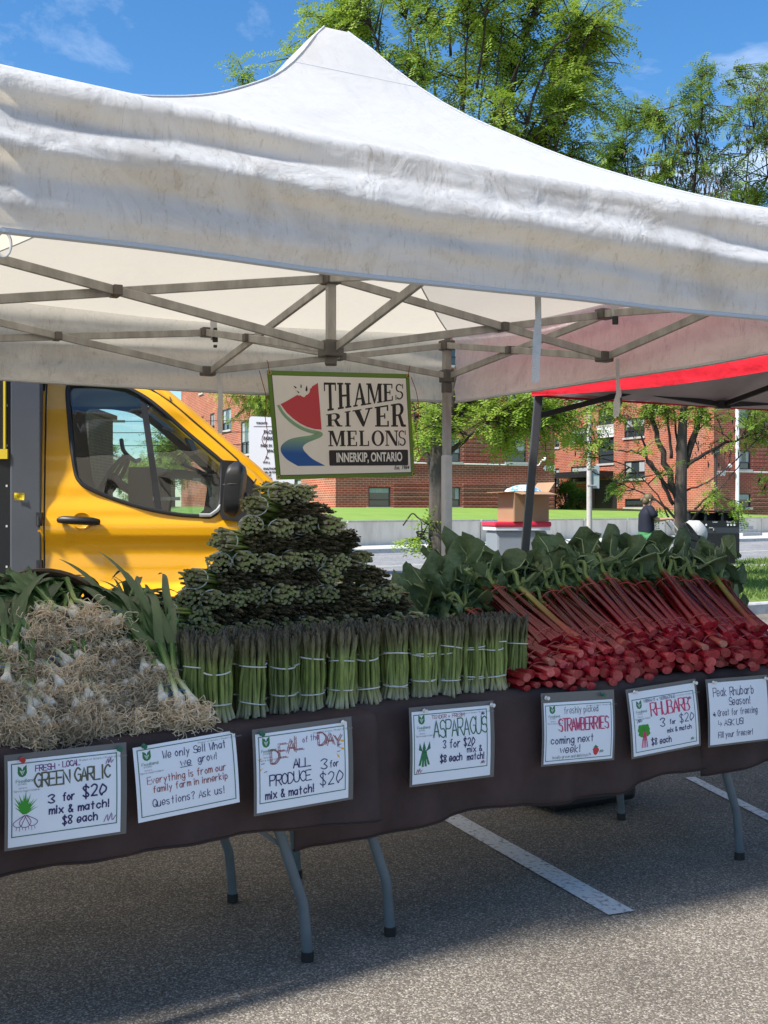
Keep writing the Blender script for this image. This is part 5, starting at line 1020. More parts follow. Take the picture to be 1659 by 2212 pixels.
SIGNS = [(F1, [(16.6, 1643.7), (258.4, 1617.6), (260.8, 1796.4), (16.6, 1833.3)], sign1, 'white GREEN GARLIC price sign in a dark plastic sleeve, below the garlic roots', [('red', .12), ('green', .985)], .34),
 (F1, [(285.4, 1615.3), (505.9, 1577.3), (518.2, 1732.8), (299.7, 1778.8)], sign2, 'tilted paper sign reading We only sell what we grow', [('green', .1), ('k', .97)], 0),
 (F1, [(550, 1586.8), (748, 1559.3), (753, 1723.3), (555.7, 1757.5)], sign3, 'DEAL OF THE DAY sign with yellow rays pinned to the tablecloth', [('green', .06), ('white_ink', .95)], .3),
 (F2, [(888.3, 1538.5), (1055.4, 1522.8), (1059.8, 1674.3), (890.7, 1695.4)], sign4, 'ASPARAGUS price sign with a drawn green bundle', [('white_ink', .15), ('white_ink', 1.02)], .28),
 (F2, [(1173, 1519.9), (1321, 1509), (1323.5, 1639), (1175, 1651)], sign5, 'STRAWBERRIES coming next week sign in a wide dark sleeve', [('white_ink', .03), ('green', .84)], .75),
 (F2, [(1356.8, 1496.9), (1496.5, 1474.8), (1512, 1607), (1369, 1635.6)], sign6, 'RHUBARB price sign with a drawn green leaf bunch', [('white_ink', .08), ('white_ink', .99)], .25),
 (F2, [(1526, 1474.8), (1654.4, 1466), (1658.8, 1595), (1536.7, 1611)], sign7, 'borderless Peak Rhubarb Season sign at the right end', [('white_ink', .08), ('white_ink', .98)], .25)]
for i, (F, cs, fn, lab, pins, pm) in enumerate(SIGNS):
    b0 = -.062 if i < 6 else -.066
    q = [F.hit(x, y, b0) for x, y in cs]; c = [sum(v[k] for v in q)/4 for k in (0, 1)]
    dx = ((q[1][0]-q[0][0])+(q[2][0]-q[3][0]))/2; dy = ((q[1][1]-q[0][1])+(q[2][1]-q[3][1]))/2; wv = math.hypot(dx, dy); hv = ((q[0][1]-q[3][1])+(q[1][1]-q[2][1]))/2
    ex = (F.d*dx+V(0, 0, dy)).normalized(); ey = (V(0, 0, -hv)+F.d*((q[3][0]-q[0][0]+q[2][0]-q[1][0])/2)).normalized(); ctr = F.p(c[0], b0, c[1]); hv = hv/abs(ey.z)
    curl = .004
    def fn_(x, y, d, ctr=ctr, ex=ex, ey=ey, wv=wv, hv=hv, F=F): u = x/11-.5; v_ = y/8.5-.5; return ctr+ex*(u*wv)+ey*(v_*hv)-F.n*(d+.005*math.sin(PI*(v_+.5))-.006*v_)
    t = thing('price_sign', lab, 'sign', ctr, group='paper signs pinned to the tablecloths')
    g = lambda x0, y0, x1, y1, d: MB().grid([[fn_(lerp(x0, x1, a/6), lerp(y0, y1, b/6), d) for a in range(7)] for b in range(7)])
    o = g(0, 0, 11, 8.5, 0).build('paper', M['paper'], t); s_ = o.modifiers.new('t', 'SOLIDIFY'); s_.thickness = .0006; s_.offset = -1
    if pm: o = g(-.3, -(1.35 if i == 4 else pm+.25), 11.3+(.35 if i in (0, 2, 3) else .1), 8.8, -.0025).build('plastic_sleeve', M['pouch'], t); s_ = o.modifiers.new('t', 'SOLIDIFY'); s_.thickness = .0008; s_.offset = -1
    S = Sheet(fn_, t, i); fn(S); S.finish()
    for col_, f in pins:
        p = fn_(11*f, -.05 if i != 4 else -.75, .004); pm_ = MB(); pm_.tube([p, p-F.n*.004, p-F.n*.009, p-F.n*.014], [.007, .0045, .0045, .0065], 10); pm_.build('push_pin', M[col_], t, smooth=True)
# ================================================================ PRODUCE
def rampmat(name, axis, stops, rough=.45, lo=0., hi=1., noise_amt=.25, nscale=40., spec=.4, rand=.12, bump=0, strk=None):
    m = mat(name, (.5, .5, .5), rough, spec=spec); nt, L, b = nodes(m); tc = N(nt, 'ShaderNodeTexCoord'); sp = N(nt, 'ShaderNodeSeparateXYZ'); L(tc.outputs['Object'], sp.inputs[0])
    mr = N(nt, 'ShaderNodeMapRange', ins={'From Min': lo, 'From Max': hi}); L(sp.outputs[axis], mr.inputs[0]); cr = N(nt, 'ShaderNodeValToRGB'); e = cr.color_ramp.elements
    e[0].position = stops[0][0]; e[0].color = (*stops[0][1], 1); e[1].position = stops[-1][0]; e[1].color = (*stops[-1][1], 1)
    for p, c in stops[1:-1]: k = e.new(p); k.color = (*c, 1)
    L(mr.outputs[0], cr.inputs[0]); src = cr.outputs[0]
    nz = N(nt, 'ShaderNodeTexNoise', ins={'Scale': nscale, 'Detail': 4}); vec = tc.outputs['Object']
    if strk: mp = N(nt, 'ShaderNodeMapping'); mp.inputs['Scale'].default_value = strk; L(vec, mp.inputs[0]); vec = mp.outputs[0]
    L(vec, nz.inputs[0]); m2 = N(nt, 'ShaderNodeMapRange', ins={'From Min': .3, 'From Max': .7, 'To Min': 1-noise_amt, 'To Max': 1+noise_amt}); L(nz.outputs[0], m2.inputs[0])
    oi = N(nt, 'ShaderNodeObjectInfo'); m3 = N(nt, 'ShaderNodeMapRange', ins={'To Min': 1-rand, 'To Max': 1+rand}); L(oi.outputs['Random'], m3.inputs[0]); ml = N(nt, 'ShaderNodeMath', operation='MULTIPLY'); L(m2.outputs[0], ml.inputs[0]); L(m3.outputs[0], ml.inputs[1])
    hv = N(nt, 'ShaderNodeHueSaturation'); L(src, hv.inputs['Color']); L(ml.outputs[0], hv.inputs['Value']); L(hv.outputs[0], b.inputs['Base Color'])
    return m
M['spear'] = rampmat('asparagus_spear', 2, [(0, (.20, .205, .07)), (.03, (.32, .28, .19)), (.12, (.29, .29, .12)), (.3, (.19, .235, .052)), (.6, (.165, .20, .048)), (.76, (.125, .12, .05)), (.9, (.105, .088, .05)), (1, (.075, .062, .042))], .5, 0, .25, .35, 70., strk=(1, 1, .35), rand=.24)
M['band'] = mat('white_rubber_band', (.66, .66, .60), .6)
M['bandred'] = mat('red_rubber_band', (.38, .06, .05), .6)
M['bandblue'] = mat('blue_rubber_band', (.05, .16, .30), .6)
def spear_mesh(seed, n=27, rad=.034, flare=(1.2, 1.5)):
    r = random.Random(seed); mb = MB()
    for k in range(n):
        a = k*2.39996; q = rad*math.sqrt((k+.5)/n); x, y = q*math.cos(a)+r.gauss(0, .0012), q*math.sin(a)+r.gauss(0, .0012); rr = r.uniform(.0044, .0080); L_ = r.uniform(.218, .25); z0 = r.uniform(-.011, .010)
        sp = r.uniform(*flare); ct = r.uniform(-.9, .9)*.012; bend = [(0, sp), (.045, 1.0), (.10, 1.10), (.145, 1.0), (.19, 1.08+r.uniform(0, .15)), (.225, 1.12+r.uniform(-.1, .3))]
        pts = []; rad_ = []
        for z, s_ in ((z0, 0), (.04, 0), (.10, 0), (.15, 0), (L_-.055, 0), (L_-.030, 0), (L_-.012, 0), (L_, 0)):
            s = interp(bend, z); pts.append(V(x*s+ct*math.sin(z*14), y*s+ct*math.cos(z*11+k), z)); rad_.append(rr*(1 if z < L_-.06 else (.92 if z < L_-.05 else (1.22 if z < L_-.02 else (.85 if z < L_ else .12)))))
        mb.tube(pts, rad_, 7)
        for j in range(15):      # bracts on the tip and stem
            z = lerp(L_-.062, L_-.008, j/11) if j < 12 else r.uniform(.06, L_-.07); s = interp(bend, z); c = V(x*s+ct*math.sin(z*14), y*s+ct*math.cos(z*11+k), z); an = j*2.4+k; d = V(math.cos(an), math.sin(an), 0); t_ = V(-d.y, d.x, 0); q_ = rr*(1.18 if j < 12 else 1.0)
            mb.add([c+d*q_*.8-t_*rr*.6, c+d*q_*.8+t_*rr*.6, c+d*(q_*1.25)+V(0, 0, .011)], [(0, 1, 2)])
    return mb
def make_bunch(seed, flare=(1.2, 1.5), rad=.034, bt=.0036):
    t = thing('asparagus_bunch', 'x', 'asparagus'); spear_mesh(seed, 27, rad, flare).build('spears', M['spear'], t, smooth=True, world=False)
    r = random.Random(seed+50)
    for z in (.045+r.uniform(-.008, .01), .148+r.uniform(-.012, .01)):
        tx, ty = r.uniform(-.15, .15), r.uniform(-.15, .15); b = MB(); b.tube([V((rad+(.0052 if bt > .003 else .001))*math.cos(a), (rad+(.0052 if bt > .003 else .001))*math.sin(a), z+.04*(tx*math.cos(a)+ty*math.sin(a))) for a in [2*PI*i/24 for i in range(25)]], bt, 6, cap=False, flat=.6)
        b.build('rubber_band', M['band'], t, smooth=True, world=False)
    return t
protos = [make_bunch(s) for s in range(5)]; pprotos = [make_bunch(s+9, (.92, 1.04), .0375, .0024) for s in range(5)]; used = set()
def place(pr, i, label, loc, mtx=None, rz=0., sc=(1, 1, 1), group=None):
    o = pr[i] if (id(pr), i) not in used else copy_tree(pr[i]); used.add((id(pr), i)); o['label'] = label; o['group'] = group or ''
    if mtx is not None: o.rotation_euler = mtx.to_euler()
    else: o.rotation_euler = (rt.uniform(-.05, .05), rt.uniform(-.05, .05), rz)
    o.location = loc; o.scale = sc; return o
front = [(470, 1563), (543, 1555), (612, 1545), (672, 1538), (733, 1533), (792, 1525), (853, 1516), (914, 1512), (967, 1507), (1018, 1501), (1065, 1497), (1112, 1490)]
ZTAB = .756
ci = 0
for i, (x, y) in enumerate(front):
    p = G(x, y-7, ZTAB); place(protos, i % 5, f'upright asparagus bunch with two white bands, {ORD[i]} from the left in the front row', p, rz=i*1.3, sc=(1, 1, 1.03), group='asparagus bunches standing upright')
for row, xs in ((1, [424, 472, 545, 614, 674, 735, 794, 855, 916, 969, 1020, 1067]), (2, [405, 507, 578, 642, 702, 762, 823, 884, 941, 992, 1042, 1088])):
    for i, x in enumerate(xs):
        fr_i = lerp(1560, 1492, (x-470)/642); k = (x-CX)/FPX
        base = G(x, fr_i, ZTAB); q = base+V(-.49, .87, 0)*(.097*row); q.x = k*q.y; place(protos, (i*2+row) % 5, f"upright asparagus bunch, {ORD[i]} from the left in the {'middle' if row == 1 else 'rear'} row", q, rz=i*2.1+row, sc=(1, 1, 1.03+.015*row), group='asparagus bunches standing upright')
# pile of lying bunches on a crate
cr_ = F1.p(.77, .655, 0); cr_.z = ZTAB; t = thing('produce_crate', 'black crate hidden under the asparagus pile', 'crate', cr_)
cm_ = MB(); cm_.box(cr_+V(0, 0, .165), (.80, .24, .012), F1.M3())
for sx_, sy_, lx, ly in ((0, -.12, .80, .012), (0, .12, .80, .012), (-.394, 0, .012, .24), (.394, 0, .012, .24)): cm_.box(cr_+F1.d*sx_+F1.n*sy_+V(0, 0, .08), (lx, ly, .158), F1.M3())
cm_.build('crate_body', M['black'], t)
NR = 9
for k in range(NR):
    hw = .53*(1-k/9.5); n = max(1, round(2*hw/.0875)); z = .965+.0585*k; row_tips = k % 2 == 1
    for i in range(n):
        tips_fwd = row_tips != (rt.random() < .10)
        a = .765-hw+.004*k+(2*hw)*(i+.5)/n+rt.uniform(-.006, .006); b0 = .515+.010*k+rt.uniform(-.015, .015)
        zz = z+rt.uniform(-.011, .011); side = row_tips and i == 0 and k < 8
        ax = (F1.n+F1.d*rt.uniform(-.12, .12)+V(0, 0, rt.uniform(-.05, .05))).normalized(); loc = F1.p(a, b0, zz)
        if side: ax = (F1.d*.80+F1.n*.62+V(0, 0, -.12)).normalized(); loc = F1.p(a-.07, b0+.005, zz+.012)
        elif i == 0 and k < 8: ax = (F1.d*.42+F1.n*.9).normalized(); loc = F1.p(a-.02, b0, zz)
        elif tips_fwd: loc = loc+ax*.235; ax = -ax
        xx = ax.cross(V(0, 0, 1)).normalized(); yy = ax.cross(xx); mt = Matrix((xx, yy, ax)).transposed() @ Matrix.Rotation(rt.choice((0, PI)), 3, 'Z')
        lab = (f'sideways asparagus bunch, pale butts left, at the left end of the {ORD[k]} pile layer' if side else f"asparagus bunch, {'dark tips' if tips_fwd else 'cut ends'} outward, {ORD[i]} from left in pile layer {k+1} from the crate")
        place(pprotos, rt.randrange(5), lab, loc, mt, sc=(1.09, .88, 1), group='asparagus bunches stacked in the pile')
# ---------------------------------------------------------------- rhubarb
M['rstalk'] = rampmat('rhubarb_stalk', 1, [(0, (.58, .17, .16)), (.035, (.40, .040, .045)), (.085, (.27, .007, .015)), (.2, (.20, .003, .009)), (.35, (.15, .002, .007)), (.7, (.085, .002, .005)), (.9, (.14, .022, .014)), (1, (.22, .20, .05))], .24, -.032, .44, .3, 14., spec=.5, rand=.25, strk=(5, .6, 5))
M['rstalk_green'] = rampmat('rhubarb_green_stalk', 1, [(0, (.5, .25, .18)), (.07, (.42, .07, .05)), (.3, (.28, .05, .025)), (.6, (.25, .17, .04)), (1, (.24, .26, .07))], .34, -.032, .44, .2, 14., spec=.4)
M['rleaf'] = mat('rhubarb_leaf', (.085, .135, .058), .5, 0, 7., col2=(.17, .225, .115), bump=1., bscale=40, transl=.12, spec=.35, rand=.25)
M['vein'] = mat('pale_leaf_vein', (.36, .43, .20), .55, .15, 30.)
M['petiole'] = mat('green_petiole', (.16, .22, .06), .45, .2, 20.)
def leafsurf(p, d, up, L_, W_, droop, seed, ruf=1.):
    r = random.Random(seed); s0 = d.cross(up).normalized(); n_ = 13; pts = [Vector(p)]; ds = []; dd = d.normalized()
    for i in range(n_): ds.append(dd); pts.append(pts[-1]+dd*L_/(n_-1)); dd = (dd+V(0, 0, -droop/n_*(.4+1.2*i/n_))).normalized()
    ph = r.uniform(0, 6); ph2 = r.uniform(0, 6); fold = r.uniform(.2, 1.0); asym = r.uniform(-.2, .2)
    def S(u, v):
        f = v*(n_-1); i = min(int(f), n_-2); q = lerp(pts[i], pts[i+1], f-i); t = ds[i]; sd_ = (s0-t*s0.dot(t)).normalized(); nn = sd_.cross(t)
        w_ = W_*(math.sin(PI*min(1, .10+.90*v))**.75)*(1.18-.45*v)*(1+.13*math.sin(v*21+ph+u*2)+.07*math.sin(v*43+ph2)); au = abs(u)
        lob = -t*(.33*L_*max(0, .30-v)*au**1.3/.30)     # heart-shaped lobes running back past the stalk
        z = au*w_*(fold+asym*u)+ruf*.055*au**1.4*math.sin(v*15+ph+2*u)+ruf*.024*au*math.sin(v*29+ph2-u*3)+.030*noise.noise(V(u*2.6+seed, v*5, 0))+.013*noise.noise(V(u*6+seed, v*12, 2))
        z -= .55*w_*au*au*(.5+.5*math.sin(v*5+ph2))
        return q+sd_*(u*w_*.95)+nn*z+lob
    return S
def leaf_into(mb, S, vmi=1):
    NU, NV = 18, 24
    mb.grid([[S(-1+2*i/NU, j/NV) for i in range(NU+1)] for j in range(NV+1)])
    mb.tube([S(0, j/10*.97) for j in range(11)], [lerp(.0075, .002, j/10) for j in range(11)], 5, mi=vmi)
    for v0, sp_ in ((.02, -.12), (.06, .14), (.2, .25), (.38, .24), (.58, .2)):
        for s in (-1, 1): mb.tube([S(s*t*.9, max(0, v0+sp_*t)) for t in (0, .25, .5, .75, 1)], [.0052, .0044, .0036, .0026, .0014], 4, mi=vmi)
def make_rhubarb(seed, nleaf=6, big=1.):
    r = random.Random(seed); t = thing('rhubarb_bunch', 'x', 'rhubarb'); sb = MB(); pb = MB(); lb = MB(); lay = [(0, 0)]+[(math.cos(a), math.sin(a)) for a in [2*PI*i/6+.4 for i in range(6)]]
    for k, (x, z) in enumerate(lay):
        x *= .031; z *= .024; rr = r.uniform(.0125, .0168); y0 = r.uniform(-.026, .026); ye = .42+r.uniform(-.02, .02); pts = []; rad_ = []
        for i in range(9):
            f = i/8; y = lerp(y0, ye, f); sx = 1+.5*max(0, f-.55)+.25*max(0, .12-f)/.12; pts.append(V(x*sx+.006*math.sin(f*4+k), y, z*(1+.3*f)+.004*math.sin(f*5+k*2))); rad_.append(rr*(1.35 if i == 0 else (1.16 if i == 1 else 1-.25*f)))
        pts = [pts[0]+V(0, .010, 0), pts[0]+V(0, .001, 0)]+pts; rad_ = [rad_[0]*.45, rad_[0]*.80]+rad_
        sb.tube(pts, rad_, 9, mi=1 if (seed % 5 == 0 and k == 2) else 0, flat=r.uniform(.55, .9))
        if k < nleaf:
            e = pts[-1]; an = 2*PI*k/max(1, nleaf)+r.uniform(-.4, .4); spread = V(math.cos(an)*.75, .72, -.70+.32*math.sin(an))
            mid_ = e+V(x*1.2, .07, z+.012); d = (spread+V(r.uniform(-.3, .3), 0, r.uniform(-.2, .22))).normalized(); e2 = mid_+d*.06
            pb.tube(smooth_pts([e-V(0, .015, 0), e+V(0, .02, 0), mid_, e2], 3), [rr*.75]*4+[rr*.6]*3+[rr*.5]*3, 7)
            leaf_into(lb, leafsurf(e2, d, V(r.uniform(-.9, .9), r.uniform(-.7, .3), 1 if r.random() > .3 else -.9), r.uniform(.19, .28)*big, r.uniform(.09, .14)*big, r.uniform(1.6, 3.6), seed*10+k))
    sb.build('stalks', [M['rstalk'], M['rstalk_green']], t, smooth=True, world=False)
    for y in (.055+r.uniform(-.01, .02), .37):
        b = MB(); b.tube([V(.049*math.cos(a)*(1 if y < .2 else 1.15), y+.012*math.sin(a+seed), .041*math.sin(a)) for a in [2*PI*i/22 for i in range(23)]], .0019, 5, cap=False); b.build('rubber_band', M['bandred'], t, smooth=True, world=False)
    if nleaf: pb.build('petioles', M['petiole'], t, smooth=True, world=False); lb.build('leaves', [M['rleaf'], M['vein']], t, smooth=True, world=False, angle=180)
    return t
rpro = [make_rhubarb(s, 5, 1.) for s in range(5)]; rlow = [make_rhubarb(s+20, 2, .8) for s in range(4)]; rmound = [make_rhubarb(s+40, 7, 1.05) for s in range(3)]
def put_rhubarb(pr, i, lab, end, az, tilt, roll=0.):
    y = V(math.cos(R(az))*math.cos(R(tilt)), math.sin(R(az))*math.cos(R(tilt)), math.sin(R(tilt))); x = y.cross(V(0, 0, 1)).normalized(); z = x.cross(y); m_ = Matrix((x, y, z)).transposed() @ Matrix.Rotation(roll, 3, 'Y')
    place(pr, i, lab, end, m_, group='rhubarb bunches heaped on the right table')
lname = ['bottom', 'second', 'third', 'top']
AZ = [(.4, 136), (.62, 126), (.85, 114), (1.2, 108), (1.7, 103)]
for l in range(4):
    a0, a1 = .475+.055*l, 1.80-.03*l; n = [15, 14, 13, 12][l]
    for i in range(n):
        a = lerp(a0, a1, (i+.5*(l % 2))/(n-1))+rt.uniform(-.012, .012); zr_ = .79+.031*l+rt.uniform(-.008, .008)+(.012*math.sin(a*6))
        big_ = l == 3 and i % 4 == 1; put_rhubarb(rlow if l < 2 else (rmound if big_ else rpro), rt.randrange(4 if l < 2 else (3 if big_ else 5)), f'red rhubarb bunch, cut ends forward, {ORD[i]} from left in the {lname[l]} layer', F2.p(a, -.005+.047*l+rt.uniform(-.015, .015), zr_), interp(AZ, a)+rt.uniform(-4, 4), [4, 11, 18, 25][l]+rt.uniform(-2, 2), rt.uniform(-.5, .5) if l < 3 else rt.uniform(-.3, .3))
for i, (x, y, Z, az, tl, rl_) in enumerate([(1250, 1420, 4.15, 141, 4, .2), (1225, 1440, 4.10, 146, 0, -.4), (1265, 1402, 4.22, 134, 10, .5), (1200, 1420, 4.22, 150, -1, -.2), (1240, 1395, 4.30, 136, 11, .9), (1165, 1428, 4.25, 152, -3, .4), (1225, 1388, 4.38, 138, 9, -.6)]):
    put_rhubarb(rmound, i % 3, f'big-leaved rhubarb bunch slanting left behind the asparagus, {ORD[i]} in the leafy mound', P(x, y, Z), az, tl, rl_)
# ---------------------------------------------------------------- green garlic
M['root'] = mat('dry_garlic_roots', (.57, .44, .285), .85, .3, 60., rand=.42); M['bulb'] = mat('white_garlic_bulb', (.70, .64, .52), .55, .2, 50.)
M['gstem'] = rampmat('green_garlic_stem', 1, [(0, (.62, .56, .44)), (.2, (.58, .55, .37)), (.45, (.36, .42, .13)), (.8, (.10, .18, .04)), (1, (.055, .12, .035))], .45, 0, .26, .15, 30., rand=.1)
M['gleaf'] = mat('green_garlic_leaf', (.035, .085, .028), .42, 0, 6., col2=(.075, .135, .04), spec=.45, rand=.2, transl=.12, stretch=(4, .5, 4))
def make_garlic(seed, leaves=True, np_=5, straight=False):
    r = random.Random(seed); t = thing('green_garlic_bunch', 'x', 'green garlic'); rb_ = MB(); bb_ = MB(); sb = MB(); lb = MB()
    for k in range(np_):
        an = 2*PI*k/np_+r.uniform(-.3, .3); o = V(.037*math.cos(an), r.uniform(-.03, .035), .028*math.sin(an)); o2 = V(.012*math.cos(an), .14, .012*math.sin(an))
        bb_.lathe([(0, -.012), (.009, -.010), (.0145, -.002), (.015, .006), (.011, .018), (.008, .03)], 9, o, Matrix.Rotation(-PI/2, 3, 'X'))
        st = smooth_pts([o+V(0, .02, 0), lerp(o, o2, .5)+V(0, .01, 0), o2, o2+V(o.x*.6, .10, o.z*.6+.01)], 3); sb.tube(st, [lerp(.0085, .0075, i/len(st)) for i in range(len(st))], 7)
        if leaves:
            for j in range(4):
                p = st[-1-min(j, 2)].copy(); d = V(r.uniform(-.6, .6), 1, r.uniform(-.3, .25)).normalized(); n_ = 12; ln = r.uniform(.28, .5); w0 = r.uniform(.009, .014); rowa = []; rowb = []; dr = r.uniform(.14, .42)
                tw_ = r.uniform(-.6, .6)
                if straight: d = V(r.uniform(-.30, .22), 1, r.uniform(-.10, .16)).normalized(); ln = r.uniform(.36, .60); w0 = r.uniform(.010, .015); dr = r.uniform(.04, .26)+(.25 if j == 3 else 0)
                for i in range(n_+1):
                    f = i/n_; w_ = w0*(1-f**2.2)+.0006; s = d.cross(V(math.sin(tw_*f*2), 0, 1)).normalized(); up = s.cross(d); rowa.append([p-s*w_, p+up*-w_*.35, p+s*w_]); p = p+d*ln/n_; d = (d+V(r.uniform(-.06, .06), 0, -dr*(.3+f*1.3))).normalized()
                lb.grid(rowa)
        for j in range(56):
            p = o+V(r.gauss(0, .006), -.010, r.gauss(0, .006)); th_ = r.uniform(0, 2*PI); cen = o+V(r.gauss(0, .008), -.030, r.gauss(0, .008)-.008); sp = r.uniform(.05, .8); d = V(math.cos(th_)*sp, -1, math.sin(th_)*sp).normalized(); pts = [p]; n_ = 11; ln = r.uniform(.045, .12); cv = V(r.gauss(0, 1.5), r.gauss(0, 1.3), r.gauss(0, 1.5))
            for i in range(n_): d = (d+cv*.20+V(r.gauss(0, .30), r.gauss(0, .30), r.gauss(0, .30)-.05)+(cen-pts[-1])*22.).normalized(); pts.append(pts[-1]+d*ln/n_)
            rb_.tube(pts, [.00165-.00006*i for i in range(n_+1)], 3, cap=False)
    rb_.build('roots', M['root'], t, world=False); bb_.build('bulbs', M['bulb'], t, smooth=True, world=False); sb.build('stems', M['gstem'], t, smooth=True, world=False)
    if leaves: lb.build('leaves', M['gleaf'], t, smooth=True, world=False, angle=180)
    b = MB(); b.tube([V(.034*math.cos(a), .055+.006*math.sin(a), .026*math.sin(a)) for a in [2*PI*i/18 for i in range(19)]], .002, 5, cap=False); b.build('rubber_band', M['bandblue'], t, smooth=True, world=False)
    return t
gfull = [make_garlic(s) for s in range(4)]; gdrape = [make_garlic(s+30, True, 6, True) for s in range(3)]; gshort = [make_garlic(s+10, False, 6) for s in range(4)]
def gz(zx, zy): return zx*.3556, zy*.3556+1209.4
rows_g = [[(250, 430), (330, 520), (480, 400), (560, 450), (640, 420), (180, 470)], [(240, 600), (390, 600), (560, 640), (480, 670), (745, 620), (830, 640)], [(150, 740), (300, 740), (430, 760), (520, 740), (640, 720), (760, 740), (850, 770)], [(70, 850), (220, 860), (370, 840), (520, 860), (660, 850), (800, 860), (910, 850)], [(40, 960), (170, 950), (310, 960), (450, 960), (590, 955), (730, 950), (860, 945), (960, 930)], [(90, 1050), (240, 1065), (390, 1060), (530, 1040), (670, 1025), (810, 1015), (930, 995)], [(160, 1120), (300, 1110), (430, 1100)]]
for ri, rw in enumerate(rows_g):
    for i, (zx, zy) in enumerate(sorted(rw)):
        x, y = gz(zx, zy); perp = .025+(1110-zy)/740*.36; a = F1.along(x, perp); q = F1.p(a, perp, 0); q.z = H+(CY-y)/FPX*q.y
        az = 119+rt.uniform(-42, 42)-(zx-500)*.02; tilt = rt.uniform(5, 42) if ri > 1 else rt.uniform(14, 30); yv = V(math.cos(R(az))*math.cos(R(tilt)), math.sin(R(az))*math.cos(R(tilt)), math.sin(R(tilt)))
        xv = yv.cross(V(0, 0, 1)).normalized(); zv = xv.cross(yv); m_ = Matrix((xv, yv, zv)).transposed() @ Matrix.Rotation(rt.uniform(-.6, .6), 3, 'Y'); q = q-F1.n*.0+yv*.035
        pr = gfull if ri <= 1 else gshort
        place(pr, rt.randrange(4), f'tan-rooted green garlic bunch, {ORD[i]} from left in the {ORD[ri]} row of the heap', q, m_, group='green garlic bunches heaped on the left table')
for i, (x, y, perp, x2, y2, perp2, lab) in enumerate([(398, 1540, .05, 318, 1320, .40, 'green garlic bunch with long leaves and blue band beside the upright asparagus'), (370, 1530, .08, 296, 1320, .43, 'green garlic bunch leaning behind the blue banded one beside the asparagus'), (330, 1470, .18, 270, 1310, .48, 'green garlic bunch with leaves over the right side of the root heap'), (262, 1420, .27, 240, 1350, .5, 'green garlic bunch high on the right shoulder of the root heap'),
        (-5, 1490, .14, 40, 1330, .42, 'green garlic bunch with yellowish stems at the left edge'), (5, 1430, .24, 60, 1310, .5, 'upper green garlic bunch at the left edge below the basket'), (80, 1345, .40, 95, 1290, .62, 'green garlic bunch with stems rising into the basket'), (190, 1340, .42, 140, 1285, .62, 'green garlic bunch at the mouth of the basket')]):
    p0 = F1.p(F1.along(x, perp), perp, 0); p0.z = H+(CY-y)/FPX*p0.y; p1 = F1.p(F1.along(x2, perp2), perp2, 0); p1.z = H+(CY-y2)/FPX*p1.y
    yv = (p1-p0).normalized(); xv = yv.cross(V(0, 0, 1)).normalized(); zv = xv.cross(yv); place(gdrape if i < 6 else gfull, i % 3, lab, p0, Matrix((xv, yv, zv)).transposed(), group='green garlic bunches heaped on the left table', sc=(1.1, 1.05, 1.1))
# tipped bushel basket
bc = F1.p(-.06, .62, .965); bnrm = (-F1.n*.94+V(0, 0, .34)).normalized(); bx_ = bnrm.orthogonal().normalized(); bx_ = F1.d; by_ = bnrm.cross(bx_); t = thing('bushel_basket', 'round wooden bushel basket tipped behind the garlic, brown rim showing', 'basket', at(bc, ZTAB))
Mb = Matrix((bx_, by_, bnrm)).transposed(); M['slat'] = mat('brown_basket_wood', (.16, .085, .045), .7, .3, 12., bump=.3)
bm_ = MB()
for k in range(22):
    a0, a1 = 2*PI*k/22, 2*PI*(k+.88)/22; bm_.grid([[bc+Mb @ V(rr*math.cos(lerp(a0, a1, i/2)), rr*math.sin(lerp(a0, a1, i/2)), z) for i in range(3)] for rr, z in ((.225, 0), (.21, -.1), (.185, -.2))])
bm_.lathe([(.0, -.2), (.185, -.2)], 22, bc, Mb); o = bm_.build('slats', M['slat'], t); s_ = o.modifiers.new('t', 'SOLIDIFY'); s_.thickness = .004
MB().lathe([(.226, -.03), (.236, -.028), (.238, 0), (.234, .008), (.226, .004), (.220, -.02), (.226, -.03)], 48, bc, Mb).build('rim', M['slat'], t, smooth=True)
# ================================================================ BACKGROUND OBJECTS
M['card'] = mat('brown_cardboard', (.36, .215, .115), .8, .06, 4.); M['tote'] = mat('grey_tote_plastic', (.24, .26, .28), .5); M['totered'] = mat('red_tote_lid', (.60, .02, .05), .45)
Zx = 9.0; tb_c = P(1115, 1137, Zx+.1); tb_c.z = 0
t = thing('folding_table', 'folding table behind the rhubarb that carries the red lidded tote', 'folding table', tb_c); MB().box(tb_c+V(.3, .1, .74), (1.6, .7, .04), Matrix.Rotation(R(30), 3, 'Z')).build('tabletop', M['plastic_top'], t, bevel=.01)
for sx_, sy_ in ((-.6, -.25), (.6, -.25), (-.6, .25), (.6, .25)): v_ = Matrix.Rotation(R(30), 3, 'Z') @ V(sx_, sy_, 0); MB().tube([tb_c+V(.3, .1, 0)+v_, tb_c+V(.3, .1, .72)+v_], .016, 8).build('leg', M['steel_leg'], t, smooth=True)
zl = P(1115, 1127, Zx).z; c = P(1115, 1127, Zx+.12); t = thing('storage_tote', 'grey storage tote with red lid behind the rhubarb leaves', 'tote', at(c, .762)); rz = Matrix.Rotation(R(12), 3, 'Z')
MB().box(at(c, (.762+zl-.07)/2), (.42, .30, zl-.07-.762), rz).build('tub', M['tote'], t, bevel=.02); MB().box(at(c, zl-.055), (.455, .335, .03), rz).build('white_rim', M['wpanel'], t, bevel=.006); MB().box(at(c, zl-.020), (.47, .35, .04), rz).build('lid', M['totered'], t, bevel=.012)
